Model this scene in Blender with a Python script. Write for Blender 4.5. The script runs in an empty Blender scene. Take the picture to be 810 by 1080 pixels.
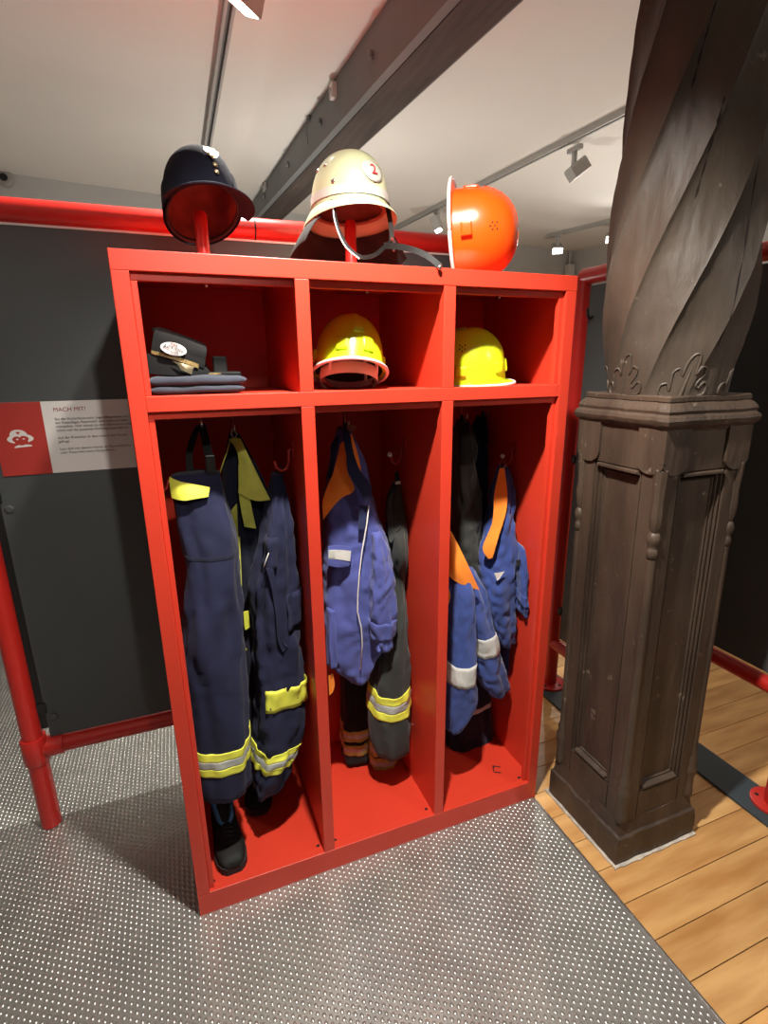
import bpy, bmesh, math, random
import numpy as np
from mathutils import Matrix, Vector, Euler, noise
random.seed(7)
PI = math.pi
scene = bpy.context.scene
col = scene.collection

# ------------------------------------------------------------------ camera
CAM = np.array([0.0969, -1.3304, 1.6112]); YAW, PITCH, ROLL, FPX = -0.37036, -0.27524, -0.01082, 553.95
def rotm(yaw, pitch, roll):
    B = np.array([[1, 0, 0], [0, 0, -1], [0, 1, 0]], float)
    c, s = math.cos(yaw), math.sin(yaw); Z = np.array([[c, -s, 0], [s, c, 0], [0, 0, 1]])
    c, s = math.cos(pitch), math.sin(pitch); X = np.array([[1, 0, 0], [0, c, -s], [0, s, c]])
    c, s = math.cos(roll), math.sin(roll); R = np.array([[c, -s, 0], [s, c, 0], [0, 0, 1]])
    return Z @ B @ X @ R
RM = rotm(YAW, PITCH, ROLL)
def at(x, y, axis, v):
    """photo pixel (810x1080 frame) -> point on the plane axis = v"""
    d = RM @ np.array([(x - 405) / FPX, (540 - y) / FPX, -1.0])
    return CAM + d * ((v - CAM[axis]) / d[axis])
cd = bpy.data.cameras.new('camera'); cam = bpy.data.objects.new('camera', cd); col.objects.link(cam)
cd.sensor_fit = 'VERTICAL'; cd.sensor_height = 36; cd.lens = FPX / 1080 * 36; cd.clip_start = 0.02
M4 = Matrix.Identity(4)
for i in range(3):
    for j in range(3): M4[i][j] = RM[i][j]
    M4[i][3] = CAM[i]
cam.matrix_world = M4
scene.camera = cam
# ------------------------------------------------------------------ world, exposure
w = bpy.data.worlds.new('world'); scene.world = w; w.use_nodes = True
w.node_tree.nodes['Background'].inputs[0].default_value = (1.0, 0.96, 0.9, 1)
w.node_tree.nodes['Background'].inputs[1].default_value = 0.06
vs = scene.view_settings
vs.view_transform = 'Standard'; vs.look = 'None'; vs.gamma = 1; vs.use_curve_mapping = False; vs.exposure = 0.3
WARM = (1.0, 0.945, 0.87)
ZC = 2.75
# the lamps of the tracks: (lamp position, aim point, watts, cone deg, blend)
LAMPS = {
    'locker': ((0.42, -0.52, 2.60), (0.82, -0.15, 0.7), 235, 114, 1.0),
    'behind': ((0.42, 0.61, 2.66), (-0.3, 1.3, 0.0), 150, 120, 0.5),
    'column_fill': ((2.1, -2.0, 2.60), (1.55, -0.3, 0.95), 62, 55, 1.0),  # added fill lamp, brightens the front of the column
    'sign': ((0.40, -1.75, 2.60), (-0.42, 0.5, 1.25), 75, 40, 1.0),  # added fill lamp, brightens the information board and panel
}
# added unseen uplighters that brighten the ceiling: (x, y, watts)
FILL_UPLIGHTS = [((0.95, 1.75), 42), ((2.9, 1.3), 42), ((-2.3, -0.5), 42), ((3.2, -2.0), 32), ((-1.0, -3.2), 26)]

# ------------------------------------------------------------------ materials
MATS = {}
def mat(name, rgb, rough=0.5, metal=0.0, noise_amt=0.0, noise_scale=20, bump=0.0, bump_scale=80, spec=0.5,
        stretch=None, rgb2=None, sheen=0.0, coat=0.0, emit=None, emit_s=0.0, detail=6, objrand=0.0, wave=None, trans=0.0, specks=None):
    m = bpy.data.materials.new(name); m.use_nodes = True; nt = m.node_tree; N = nt.nodes; L = nt.links
    b = N['Principled BSDF']
    b.inputs['Roughness'].default_value = rough; b.inputs['Metallic'].default_value = metal
    b.inputs['Specular IOR Level'].default_value = spec; b.inputs['Base Color'].default_value = (*rgb, 1)
    if sheen: b.inputs['Sheen Weight'].default_value = sheen
    if coat: b.inputs['Coat Weight'].default_value = coat; b.inputs['Coat Roughness'].default_value = 0.15
    if emit: b.inputs['Emission Color'].default_value = (*emit, 1); b.inputs['Emission Strength'].default_value = emit_s
    if trans: b.inputs['Transmission Weight'].default_value = trans
    tc = N.new('ShaderNodeTexCoord'); mp = N.new('ShaderNodeMapping'); L.new(tc.outputs['Object'], mp.inputs['Vector'])
    if stretch: mp.inputs['Scale'].default_value = stretch
    if objrand:
        oi = N.new('ShaderNodeObjectInfo'); vm = N.new('ShaderNodeVectorMath'); vm.operation = 'MULTIPLY_ADD'
        L.new(tc.outputs['Object'], vm.inputs[0]); vm.inputs[1].default_value = (1, 1, 1)
        cx = N.new('ShaderNodeCombineXYZ'); mu = N.new('ShaderNodeMath'); mu.operation = 'MULTIPLY'; mu.inputs[1].default_value = 37.0
        L.new(oi.outputs['Random'], mu.inputs[0]); L.new(mu.outputs[0], cx.inputs[0]); L.new(mu.outputs[0], cx.inputs[2]); L.new(cx.outputs[0], vm.inputs[2])
        L.new(vm.outputs[0], mp.inputs['Vector'])
    if noise_amt or rgb2:
        nz = N.new('ShaderNodeTexNoise'); nz.inputs['Scale'].default_value = noise_scale; nz.inputs['Detail'].default_value = detail
        L.new(mp.outputs[0], nz.inputs['Vector'])
        cr = N.new('ShaderNodeValToRGB')
        a = rgb2 if rgb2 else tuple(max(0, c * (1 - noise_amt)) for c in rgb)
        z = rgb if rgb2 else tuple(min(1, c * (1 + noise_amt)) for c in rgb)
        cr.color_ramp.elements[0].position = 0.32; cr.color_ramp.elements[0].color = (*a, 1)
        cr.color_ramp.elements[1].position = 0.68; cr.color_ramp.elements[1].color = (*z, 1)
        L.new(nz.outputs['Fac'], cr.inputs[0]); src = cr.outputs[0]
        if objrand:
            hs = N.new('ShaderNodeHueSaturation'); mr = N.new('ShaderNodeMapRange')
            mr.inputs['To Min'].default_value = 1 - objrand; mr.inputs['To Max'].default_value = 1 + objrand
            L.new(oi.outputs['Random'], mr.inputs['Value']); L.new(mr.outputs[0], hs.inputs['Value']); L.new(src, hs.inputs['Color']); src = hs.outputs[0]
        if specks:
            n2 = N.new('ShaderNodeTexNoise'); n2.inputs['Scale'].default_value = specks[1]; n2.inputs['Detail'].default_value = 10; n2.inputs['Roughness'].default_value = 0.72
            L.new(tc.outputs['Object'], n2.inputs['Vector']); c2 = N.new('ShaderNodeValToRGB')
            c2.color_ramp.elements[0].position = specks[2]; c2.color_ramp.elements[0].color = (0, 0, 0, 1)
            c2.color_ramp.elements[1].position = specks[2] + 0.05; c2.color_ramp.elements[1].color = (1, 1, 1, 1)
            mx = N.new('ShaderNodeMixRGB'); L.new(n2.outputs['Fac'], c2.inputs[0]); L.new(c2.outputs[0], mx.inputs['Fac']); L.new(src, mx.inputs['Color1']); mx.inputs['Color2'].default_value = (*specks[0], 1); src = mx.outputs[0]
        L.new(src, b.inputs['Base Color'])
    if bump:
        nb = N.new('ShaderNodeTexNoise'); nb.inputs['Scale'].default_value = bump_scale; nb.inputs['Detail'].default_value = 4
        L.new(mp.outputs[0], nb.inputs['Vector'])
        bp = N.new('ShaderNodeBump'); bp.inputs['Strength'].default_value = bump; bp.inputs['Distance'].default_value = 0.01
        L.new(nb.outputs['Fac'], bp.inputs['Height']); L.new(bp.outputs[0], b.inputs['Normal'])
    MATS[name] = m
    return m
mat('red', (0.61, 0.042, 0.019), 0.42, noise_amt=0.03, noise_scale=6, bump=0.03, bump_scale=260)
mat('tube_red', (0.52, 0.022, 0.016), 0.3, noise_amt=0.05, noise_scale=5)
mat('panel', (0.062, 0.070, 0.071), 0.55, noise_amt=0.06, noise_scale=4, bump=0.02, bump_scale=300)
mat('white', (0.74, 0.72, 0.68), 0.5)
mat('sign_white', (0.72, 0.70, 0.67), 0.45)
mat('sign_red', (0.42, 0.036, 0.026), 0.45)
mat('ink', (0.02, 0.02, 0.02), 0.6)
mat('ink_red', (0.25, 0.02, 0.02), 0.6)
mat('ceiling', (0.78, 0.75, 0.70), 0.9, noise_amt=0.03, noise_scale=1.5, bump=0.05, bump_scale=40)
mat('wall', (0.60, 0.61, 0.60), 0.85, noise_amt=0.04, noise_scale=2, bump=0.05, bump_scale=60)
mat('wall_white', (0.7, 0.68, 0.64), 0.85, noise_amt=0.04, noise_scale=2)
mat('steel_plate', (0.43, 0.425, 0.395), 0.34, metal=0.72, noise_amt=0.12, noise_scale=7, bump=0.02, bump_scale=120)
mat('steel', (0.6, 0.6, 0.6), 0.3, metal=1.0)
mat('grey_paint', (0.17, 0.18, 0.18), 0.55, noise_amt=0.08, noise_scale=4)
mat('beam_wood', (0.075, 0.055, 0.045), 0.75, rgb2=(0.035, 0.025, 0.02), noise_scale=3, stretch=(10, 1, 10), bump=0.4, bump_scale=8)
mat('track', (0.42, 0.41, 0.39), 0.5)
mat('lamp_body', (0.5, 0.49, 0.47), 0.5)
mat('lamp_lens', (1, 1, 1), 0.3, emit=(1, 0.94, 0.84), emit_s=14)
mat('plank', (0.74, 0.44, 0.17), 0.34, rgb2=(0.50, 0.24, 0.075), noise_scale=2.2, stretch=(1.3, 9, 9), bump=0.05, bump_scale=10, objrand=0.22, detail=8)
mat('subfloor', (0.06, 0.03, 0.015), 0.9)
mat('mat_blue', (0.035, 0.05, 0.06), 0.6)
mat('column', (0.070, 0.045, 0.029), 0.55, rgb2=(0.032, 0.020, 0.013), noise_scale=3.0, stretch=(3, 3, 0.8), bump=0.5, bump_scale=12, detail=9, specks=((0.17, 0.13, 0.09), 20, 0.625))
mat('shaft', (0.085, 0.064, 0.046), 0.55, rgb2=(0.040, 0.028, 0.020), noise_scale=2.6, stretch=(2.2, 2.2, 0.9), bump=0.4, bump_scale=12, detail=9, specks=((0.19, 0.155, 0.12), 20, 0.64))
mat('caulk', (0.5, 0.45, 0.38), 0.9, noise_amt=0.3, noise_scale=30)
mat('navy', (0.014, 0.016, 0.046), 0.85, noise_amt=0.2, noise_scale=12, bump=0.25, bump_scale=900, sheen=0.06, spec=0.25)
mat('navy_dark', (0.011, 0.013, 0.028), 0.9, noise_amt=0.2, noise_scale=12, bump=0.25, bump_scale=900, sheen=0.1, spec=0.2)
mat('violet', (0.068, 0.083, 0.285), 0.82, noise_amt=0.12, noise_scale=10, bump=0.25, bump_scale=800, sheen=0.2, spec=0.25)
mat('royal', (0.034, 0.062, 0.235), 0.82, noise_amt=0.12, noise_scale=10, bump=0.25, bump_scale=800, sheen=0.2, spec=0.25)
mat('royal_dark', (0.014, 0.02, 0.06), 0.85, noise_amt=0.12, noise_scale=10, sheen=0.1, spec=0.2)
mat('charcoal', (0.034, 0.036, 0.032), 0.88, noise_amt=0.2, noise_scale=14, bump=0.25, bump_scale=800, sheen=0.15, spec=0.2)
mat('navy_cap', (0.008, 0.009, 0.019), 0.9, noise_amt=0.15, noise_scale=12, bump=0.2, bump_scale=900, spec=0.2)
mat('black_cloth', (0.011, 0.011, 0.011), 0.9, noise_amt=0.2, noise_scale=14, sheen=0.1, spec=0.2)
mat('lime', (0.73, 0.74, 0.075), 0.6, noise_amt=0.06, noise_scale=30)
mat('lime_cloth', (0.55, 0.55, 0.09), 0.75, noise_amt=0.1, noise_scale=30)
mat('gold_tape', (0.36, 0.34, 0.08), 0.7, noise_amt=0.25, noise_scale=40)
mat('silver_tape', (0.40, 0.42, 0.38), 0.5, noise_amt=0.12, noise_scale=40)
mat('silver_bright', (0.50, 0.50, 0.47), 0.5, noise_amt=0.12, noise_scale=40)
mat('orange_cloth', (0.90, 0.25, 0.018), 0.75, noise_amt=0.06, noise_scale=20, sheen=0.1)
mat('folded', (0.03, 0.037, 0.055), 0.9, noise_amt=0.2, noise_scale=14, bump=0.3, bump_scale=500, sheen=0.2)
mat('leather_black', (0.010, 0.010, 0.009), 0.6, spec=0.2, noise_amt=0.3, noise_scale=30, bump=0.1, bump_scale=200)
mat('leather_grey', (0.024, 0.020, 0.018), 0.8, spec=0.2, noise_amt=0.3, noise_scale=20)
mat('sole', (0.015, 0.015, 0.015), 0.7)
mat('shoe_blue', (0.05, 0.16, 0.33), 0.8)
mat('lining_brown', (0.20, 0.055, 0.035), 0.55, noise_amt=0.4, noise_scale=18)
mat('lining_tan', (0.26, 0.10, 0.06), 0.7, noise_amt=0.2, noise_scale=18)
mat('cream', (0.56, 0.59, 0.36), 0.32, noise_amt=0.04, noise_scale=10, coat=0.3)
mat('band_grey', (0.52, 0.53, 0.47), 0.4)
mat('orange_plastic', (0.88, 0.085, 0.004), 0.25, coat=0.3)
mat('orange_dark', (0.25, 0.03, 0.0), 0.6)
mat('yellow_plastic', (0.58, 0.76, 0.015), 0.25, coat=0.3)
mat('rim_white', (0.72, 0.68, 0.64), 0.4)
mat('inner_dark', (0.03, 0.03, 0.02), 0.7)
mat('red_print', (0.6, 0.02, 0.02), 0.5)
mat('gold', (0.75, 0.62, 0.38), 0.3, metal=0.9)
mat('gold_braid', (0.22, 0.15, 0.05), 0.6, noise_amt=0.5, noise_scale=200)
mat('black_plastic', (0.012, 0.012, 0.012), 0.4)
mat('dark_hole', (0.01, 0.004, 0.003), 0.9)
mat('hook_red', (0.42, 0.03, 0.02), 0.4)

# ------------------------------------------------------------------ helpers
def tag(o, label=None, cat=None, group=None, kind=None):
    if label: o['label'] = label
    if cat: o['category'] = cat
    if group: o['group'] = group
    if kind: o['kind'] = kind
    return o
def empty(name, loc=(0, 0, 0), rot=None, label=None, cat=None, group=None, kind=None):
    o = bpy.data.objects.new(name, None); col.objects.link(o); o.location = loc; o.empty_display_size = 0.05
    if rot is not None: o.rotation_euler = rot
    o['_w'] = 1
    return tag(o, label, cat, group, kind)
def root_of(o):
    while o.parent: o = o.parent
    return o
def mesh(name, V, F, m, parent=None, smooth=False, local=False, mods=None):
    """one mesh object; V in world coordinates unless local (then in the root's own frame)"""
    me = bpy.data.meshes.new(name)
    V = [Vector(v) for v in V]
    if parent is not None and not local:
        off = root_of(parent).location
        V = [v - off for v in V]
    me.from_pydata([tuple(v) for v in V], [], F)
    me.materials.append(MATS[m] if isinstance(m, str) else m)
    bm = bmesh.new(); bm.from_mesh(me); bmesh.ops.recalc_face_normals(bm, faces=bm.faces); bm.to_mesh(me); bm.free()
    if smooth: me.polygons.foreach_set('use_smooth', [True] * len(me.polygons))
    o = bpy.data.objects.new(name, me); col.objects.link(o)
    if parent is not None: o.parent = parent
    return o
class MB:
    def __init__(s): s.V = []; s.F = []
    def add(s, V, F):
        n = len(s.V); s.V += [tuple(v) for v in V]; s.F += [tuple(i + n for i in f) for f in F]; return s
    def box(s, x0, x1, y0, y1, z0, z1, b=0.0):
        if b <= 0:
            V = [(x, y, z) for z in (z0, z1) for y in (y0, y1) for x in (x0, x1)]
            F = [(0, 2, 3, 1), (4, 5, 7, 6), (0, 1, 5, 4), (2, 6, 7, 3), (0, 4, 6, 2), (1, 3, 7, 5)]
            return s.add(V, F)
        bm = bmesh.new(); bmesh.ops.create_cube(bm, size=1)
        for v in bm.verts:
            v.co = Vector(((x0 + x1) / 2 + v.co.x * (x1 - x0), (y0 + y1) / 2 + v.co.y * (y1 - y0), (z0 + z1) / 2 + v.co.z * (z1 - z0)))
        bmesh.ops.bevel(bm, geom=bm.edges[:], offset=b, segments=2, affect='EDGES', profile=0.5)
        bm.verts.index_update()
        s.add([v.co[:] for v in bm.verts], [[v.index for v in f.verts] for f in bm.faces]); bm.free(); return s
    def tube(s, pts, r, n=10, cap=True):
        pts = [Vector(p) for p in pts]; V = []; F = []
        rr = r if isinstance(r, (list, tuple)) else [r] * len(pts)
        up = None
        for i, p in enumerate(pts):
            d = (pts[min(i + 1, len(pts) - 1)] - pts[max(i - 1, 0)]).normalized()
            if up is None: up = Vector((0, 0, 1)) if abs(d.z) < 0.9 else Vector((1, 0, 0))
            a = d.cross(up).normalized(); b = a.cross(d).normalized(); up = b
            for k in range(n):
                t = 2 * PI * k / n; V.append(p + (a * math.cos(t) + b * math.sin(t)) * rr[i])
        for i in range(len(pts) - 1):
            for k in range(n): F.append((i * n + k, i * n + (k + 1) % n, (i + 1) * n + (k + 1) % n, (i + 1) * n + k))
        if cap: F.append(tuple(range(n - 1, -1, -1))); F.append(tuple((len(pts) - 1) * n + k for k in range(n)))
        return s.add(V, F)
    def lathe(s, prof, c=(0, 0, 0), n=20, axis='z', sx=1, sy=1):
        V = []; F = []
        for r, z in prof:
            for k in range(n):
                t = 2 * PI * k / n; p = (r * math.cos(t) * sx, r * math.sin(t) * sy, z)
                if axis == 'x': p = (p[2], p[0], p[1])
                if axis == 'y': p = (p[0], p[2], p[1])
                V.append((p[0] + c[0], p[1] + c[1], p[2] + c[2]))
        m_ = len(prof)
        for i in range(m_ - 1):
            for k in range(n): F.append((i * n + k, i * n + (k + 1) % n, (i + 1) * n + (k + 1) % n, (i + 1) * n + k))
        F.append(tuple(range(n - 1, -1, -1))); F.append(tuple((m_ - 1) * n + k for k in range(n)))
        return s.add(V, F)
    def prism(s, poly, origin, u, v, nrm, t):
        """polygon (list of 2d) in plane origin+u,v extruded along nrm by t"""
        o, u, v, nr = Vector(origin), Vector(u), Vector(v), Vector(nrm)
        V = [o + u * a + v * b for a, b in poly] + [o + u * a + v * b + nr * t for a, b in poly]
        n = len(poly)
        F = [tuple(range(n)), tuple(range(2 * n - 1, n - 1, -1))] + [(i, (i + 1) % n, (i + 1) % n + n, i + n) for i in range(n)]
        return s.add(V, F)
    def build(s, name, m, parent=None, smooth=False, local=False): return mesh(name, s.V, s.F, m, parent, smooth, local)
def autosmooth(o, deg=40):
    o.data.polygons.foreach_set('use_smooth', [True] * len(o.data.polygons))
    bm = bmesh.new(); bm.from_mesh(o.data)
    for e in bm.edges:
        if len(e.link_faces) == 2 and e.calc_face_angle(0) > math.radians(deg): e.smooth = False
    bm.to_mesh(o.data); bm.free(); return o
def text_obj(name, body, size, m, parent, mw, align='LEFT', extrude=0.0003, world=True):
    cu = bpy.data.curves.new(name, 'FONT'); cu.body = body; cu.size = size; cu.align_x = align; cu.extrude = extrude
    t = bpy.data.objects.new(name + '_src', cu); col.objects.link(t)
    bpy.context.view_layer.update()
    me = bpy.data.meshes.new_from_object(t.evaluated_get(bpy.context.evaluated_depsgraph_get()))
    bpy.data.objects.remove(t)
    if world:
        off = Matrix.Translation(-root_of(parent).location); me.transform(off @ mw)
    else: me.transform(mw)
    me.materials.clear(); me.materials.append(MATS[m])
    o = bpy.data.objects.new(name, me); col.objects.link(o); o.parent = parent
    return o
def sheet(name, rows, m, parent, thick=0.003, sub=4, amp=0.0, smooth=True, seed=0):
    """cloth sheet through a grid of photo pixels (px, py, depth Y): each row the same number of points"""
    G = [[Vector(at(p[0], p[1], 1, p[2])) for p in r] for r in rows]
    def cr(P, t):
        n = len(P) - 1; i = min(int(t), n - 1); f = t - i
        p0, p1, p2, p3 = P[max(i - 1, 0)], P[i], P[i + 1], P[min(i + 2, n)]
        return 0.5 * ((2 * p1) + (p2 - p0) * f + (2 * p0 - 5 * p1 + 4 * p2 - p3) * f * f + (3 * p1 - p0 - 3 * p2 + p3) * f ** 3)
    R, C = len(G), len(G[0]); nr, nc = (R - 1) * sub + 1, (C - 1) * sub + 1
    g = []
    for i in range(nr):
        row = [cr([G[k][c] for k in range(R)], i / sub) for c in range(C)]
        g.append([cr(row, j / sub) for j in range(nc)])
    V = []; F = []
    for i in range(nr):
        for j in range(nc):
            p = g[i][j].copy()
            if amp: p.y += amp * noise.noise(Vector((p.x * 30 + seed, 0, p.z * 12)))
            V.append(p)
    n = len(V)
    V2 = []
    for i in range(nr):
        for j in range(nc):
            a = V[min(i + 1, nr - 1) * nc + j] - V[max(i - 1, 0) * nc + j]; b = V[i * nc + min(j + 1, nc - 1)] - V[i * nc + max(j - 1, 0)]
            nn = a.cross(b)
            nn = nn.normalized() if nn.length > 1e-12 else Vector((0, -1, 0))
            V2.append(V[i * nc + j] + nn * thick)
    I = lambda i, j: i * nc + j
    for i in range(nr - 1):
        for j in range(nc - 1):
            F.append((I(i, j), I(i, j + 1), I(i + 1, j + 1), I(i + 1, j)))
            F.append((n + I(i, j), n + I(i + 1, j), n + I(i + 1, j + 1), n + I(i, j + 1)))
    for i in range(nr - 1):
        for j in (0, nc - 1): F.append((I(i, j), I(i + 1, j), n + I(i + 1, j), n + I(i, j)))
    for j in range(nc - 1):
        for i in (0, nr - 1): F.append((I(i, j), I(i, j + 1), n + I(i, j + 1), n + I(i, j)))
    o = mesh(name, V + V2, F, m, parent, smooth)
    return autosmooth(o, 50) if smooth else o

# ------------------------------------------------------------------ setting: floor, ceiling, walls
WALL_A = Vector((-4.2, 2.31, 0)); WALL_B = Vector((4.25, 3.70, 0))
bdir = (WALL_B - WALL_A).normalized(); rdir = Vector((bdir.y, -bdir.x, 0))
fl = MB().box(1.219, 6.4, -4.6, 3.75, -0.06, -0.012).build('floor', 'subfloor'); tag(fl, 'warm brown plank floor beside the metal plate floor', kind='structure')
PL = 0.1142; plank_mesh = {}
def plank(x0, x1, y0):
    L = round(x1 - x0, 2)
    if L not in plank_mesh:
        o = MB().box(0, L - 0.0012, 0, PL - 0.0022, -0.012, 0.0, b=0.0012).build('plank', 'plank', fl); plank_mesh[L] = o.data
    else:
        o = bpy.data.objects.new('plank', plank_mesh[L]); col.objects.link(o); o.parent = fl
    o.location = (x0, y0, 0)
k0 = -36
for k in range(k0, 36):
    y0 = -0.448 + k * PL
    lim = 6.2
    x = 1.2195
    L = [0.9, 1.5, 2.1, 2.6][(k * 7) % 4] if not -6 < k < 4 else [2.6, 2.1, 2.6][k % 3]
    while x < lim:
        L = min(L, lim - x)
        if L > 0.1: plank(x, x + L, y0)
        x += L; L = random.choice([1.5, 2.1, 2.6])
pf = MB().box(-4.2, 1.213, -4.6, 3.6, -0.06, 0.0).build('metal_floor_plate', 'steel_plate')
tag(pf, 'grey studded metal plate floor under the red locker', kind='structure')
def studs():
    V = []; F = []
    P = 0.015; Q = 0.0186
    xs = np.arange(1.199, -2.2, -P)
    ring = [(math.cos(a), math.sin(a)) for a in [k * PI / 3 for k in range(6)]]
    pts = []
    for i, x in enumerate(xs):
        for y in np.arange(-1.25, 2.3, Q):
            yy = y + (Q / 2 if i % 2 else 0)
            if 0.02 < x < 1.21 and 0.02 < yy < 0.48: continue
            pts.append((x, yy))
    pts = np.array(pts); n = len(pts)
    loc = []
    for (r, z) in ((0.0068, 0.0), (0.0048, 0.0018)):
        for c, s in ring: loc.append((c * r * 0.85, s * r * 1.1, z))
    loc.append((0, 0, 0.0026))
    loc = np.array(loc); m_ = len(loc)
    VV = np.zeros((n, m_, 3)); VV[:, :, :2] = pts[:, None, :]; VV += loc[None]
    tri = []
    for k in range(6):
        j = (k + 1) % 6
        tri += [(k, j, 6 + j), (k, 6 + j, 6 + k), (6 + k, 6 + j, 12)]
    tri = np.array(tri); FF = (tri[None] + (np.arange(n) * m_)[:, None, None]).reshape(-1, 3)
    me = bpy.data.meshes.new('stud')
    me.vertices.add(n * m_); me.vertices.foreach_set('co', VV.reshape(-1))
    nf = len(FF); me.loops.add(nf * 3); me.loops.foreach_set('vertex_index', FF.reshape(-1).astype(np.int32))
    me.polygons.add(nf); me.polygons.foreach_set('loop_start', np.arange(0, nf * 3, 3, dtype=np.int32)); me.polygons.foreach_set('loop_total', np.full(nf, 3, np.int32))
    me.update(); me.validate(); me.polygons.foreach_set('use_smooth', [True] * nf)
    me.materials.append(MATS['steel_plate'])
    o = bpy.data.objects.new('studs', me); col.objects.link(o); o.parent = pf; o['kind'] = 'stuff'
studs()
tr = MB().box(1.2135, 1.2185, -4.5, 3.5, -0.03, 0.0035).build('trim_1', 'steel'); tag(tr, 'thin metal edging strip between plate floor and planks', kind='structure')
ce = MB().prism([(-4.4, -4.6), (6.4, -4.6), (6.4, 3.9), (-4.4, 3.9)], (0, 0, ZC), (1, 0, 0), (0, 1, 0), (0, 0, 1), 0.1).build('ceiling', 'ceiling'); tag(ce, 'smooth off-white plaster ceiling', kind='structure')
def wall(name, a, b, t, m, lab):
    a, b = Vector(a), Vector(b); d = (b - a).normalized(); nrm = Vector((-d.y, d.x, 0))
    mb = MB().prism([(0, 0), ((b - a).length, 0), ((b - a).length, ZC), (0, ZC)], a, d, (0, 0, 1), nrm, t)
    return tag(mb.build(name, m), lab, kind='structure')
wall('wall_back', WALL_A, WALL_B + bdir * 0.0, 0.12, 'wall', 'mid grey back wall beneath the white ceiling')
wall('wall_right', WALL_B, WALL_B + rdir * 4.8, 0.12, 'wall', 'mid grey side wall meeting the back wall in a corner')
wall('wall_left', (-4.2, -4.6, 0), (-4.2, 2.3, 0), 0.12, 'wall_white', 'pale side wall of the exhibition room')

# ------------------------------------------------------------------ ceiling beam
bm_root = empty('ceiling_beam', (0.9, 1.5, 2.57), label='dark timber ceiling beam with grey steel channel along its side', cat='beam')
def beam_prism(sec0, sec1):
    n = len(sec0); V = list(sec0) + list(sec1)
    return MB().add(V, [tuple(range(n)), tuple(range(2 * n - 1, n - 1, -1))] + [(i, (i + 1) % n, (i + 1) % n + n, i + n) for i in range(n)])
def bx(y): return 0.918 - 0.0435 * (y - 0.3) * 1.0
def bz(y): return 2.556 + 0.030 * (y - 0.3)
def bsec(y, xa, xb, z0off, ztop): return [(bx(y) + xa, y, bz(y) + z0off), (bx(y) + xb, y, bz(y) + z0off), (bx(y) + xb, y, ztop), (bx(y) + xa, y, ztop)]
beam_prism(bsec(-4.4, 0.012, 0.145, -0.004, ZC), bsec(3.08, 0.012, 0.165, -0.004, ZC)).build('timber', 'beam_wood', bm_root)
beam_prism(bsec(-4.4, -0.02, 0.012, 0.0, ZC), bsec(3.08, -0.02, 0.012, 0.0, ZC)).build('steel_channel', 'grey_paint', bm_root)
beam_prism(bsec(-4.4, 0.145, 0.155, -0.0, ZC), bsec(3.08, 0.165, 0.175, -0.0, ZC)).build('steel_channel', 'grey_paint', bm_root)
for y in (0.75, 1.35, 1.95, 2.6):
    MB().lathe([(0.014, 0), (0.014, -0.012), (0.006, -0.016)], (bx(y) - 0.02, y, (bz(y) + ZC) / 2), 10, 'x').build('bolt', 'grey_paint', bm_root)
def small_box(name, px, py, axis, v, sx, sy, sz, m, label, cat):
    p = at(px, py, axis, v)
    mb = MB().box(p[0] - sx, p[0] + sx, p[1] - sy, p[1] + sy, p[2] - sz, p[2] + sz, b=min(sx, sy, sz) * 0.4)
    r = empty(name, (p[0], p[1], p[2] - sz), label=label, cat=cat)
    mb.build('housing', m, r)
    return r, p
r, p = small_box('smoke_sensor', 352, 96, 0, 0.855, 0.015, 0.02, 0.03, 'white', 'small white sensor box stuck on the grey beam side', 'sensor')
MB().lathe([(0.012, 0), (0.008, -0.006)], (p[0] - 0.014, p[1], p[2]), 10, 'x').build('lens', 'track', r)
r, p = small_box('junction_box', 327, 122, 0, 0.845, 0.014, 0.016, 0.014, 'grey_paint', 'small grey cable clip on the beam with a hanging cord', 'clip')
MB().tube([(p[0] - .012, p[1], p[2]), (p[0] - .014, p[1] + .02, p[2] - .05), (p[0] - .014, p[1] + .01, p[2] - .12)], 0.003, 6).build('cord', 'grey_paint', r)
r, p = small_box('cable_box', 280, 194, 0, 0.80, 0.014, 0.045, 0.04, 'track', 'pale grey box on the beam near the back wall', 'box')
MB().lathe([(0.01, 0), (0.008, -0.006)], (p[0] - 0.013, p[1], p[2]), 8, 'x').build('cap', 'grey_paint', r)

# ------------------------------------------------------------------ light tracks and lamps
def track(x0, y0, x1, y1, label):
    r = empty('light_track', ((x0 + x1) / 2, (y0 + y1) / 2, ZC - 0.03), label=label, cat='light track')
    d = Vector((x1 - x0, y1 - y0, 0)); L = d.length; d.normalize(); n = Vector((-d.y, d.x, 0))
    MB().prism([(-0.018, 0), (0.018, 0), (0.018, -0.03), (0.008, -0.03), (0.008, -0.012), (-0.008, -0.012), (-0.008, -0.03), (-0.018, -0.03)], (x0, y0, ZC), n, (0, 0, 1), d, L).build('rail', 'track', r)
    MB().prism([(-0.02, 0), (0.02, 0), (0.02, -0.034), (-0.02, -0.034)], (x1, y1, ZC), n, (0, 0, 1), d, 0.012).build('end_cap', 'lamp_body', r)
    MB().prism([(-0.007, -0.013), (0.007, -0.013), (0.007, -0.015), (-0.007, -0.015)], (x0, y0, ZC), n, (0, 0, 1), d, L).build('conductor', 'grey_paint', r)
    return r
track(0.385, -3.6, 0.407, 2.45, 'slim grey light track on the ceiling above the navy cap')
track(2.42, -1.9, 2.03, 3.36, 'grey light track crossing the ceiling behind the orange helmet')
track(4.5, -1.3, 3.49, 3.12, 'light track near the far grey corner of the ceiling')
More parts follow.
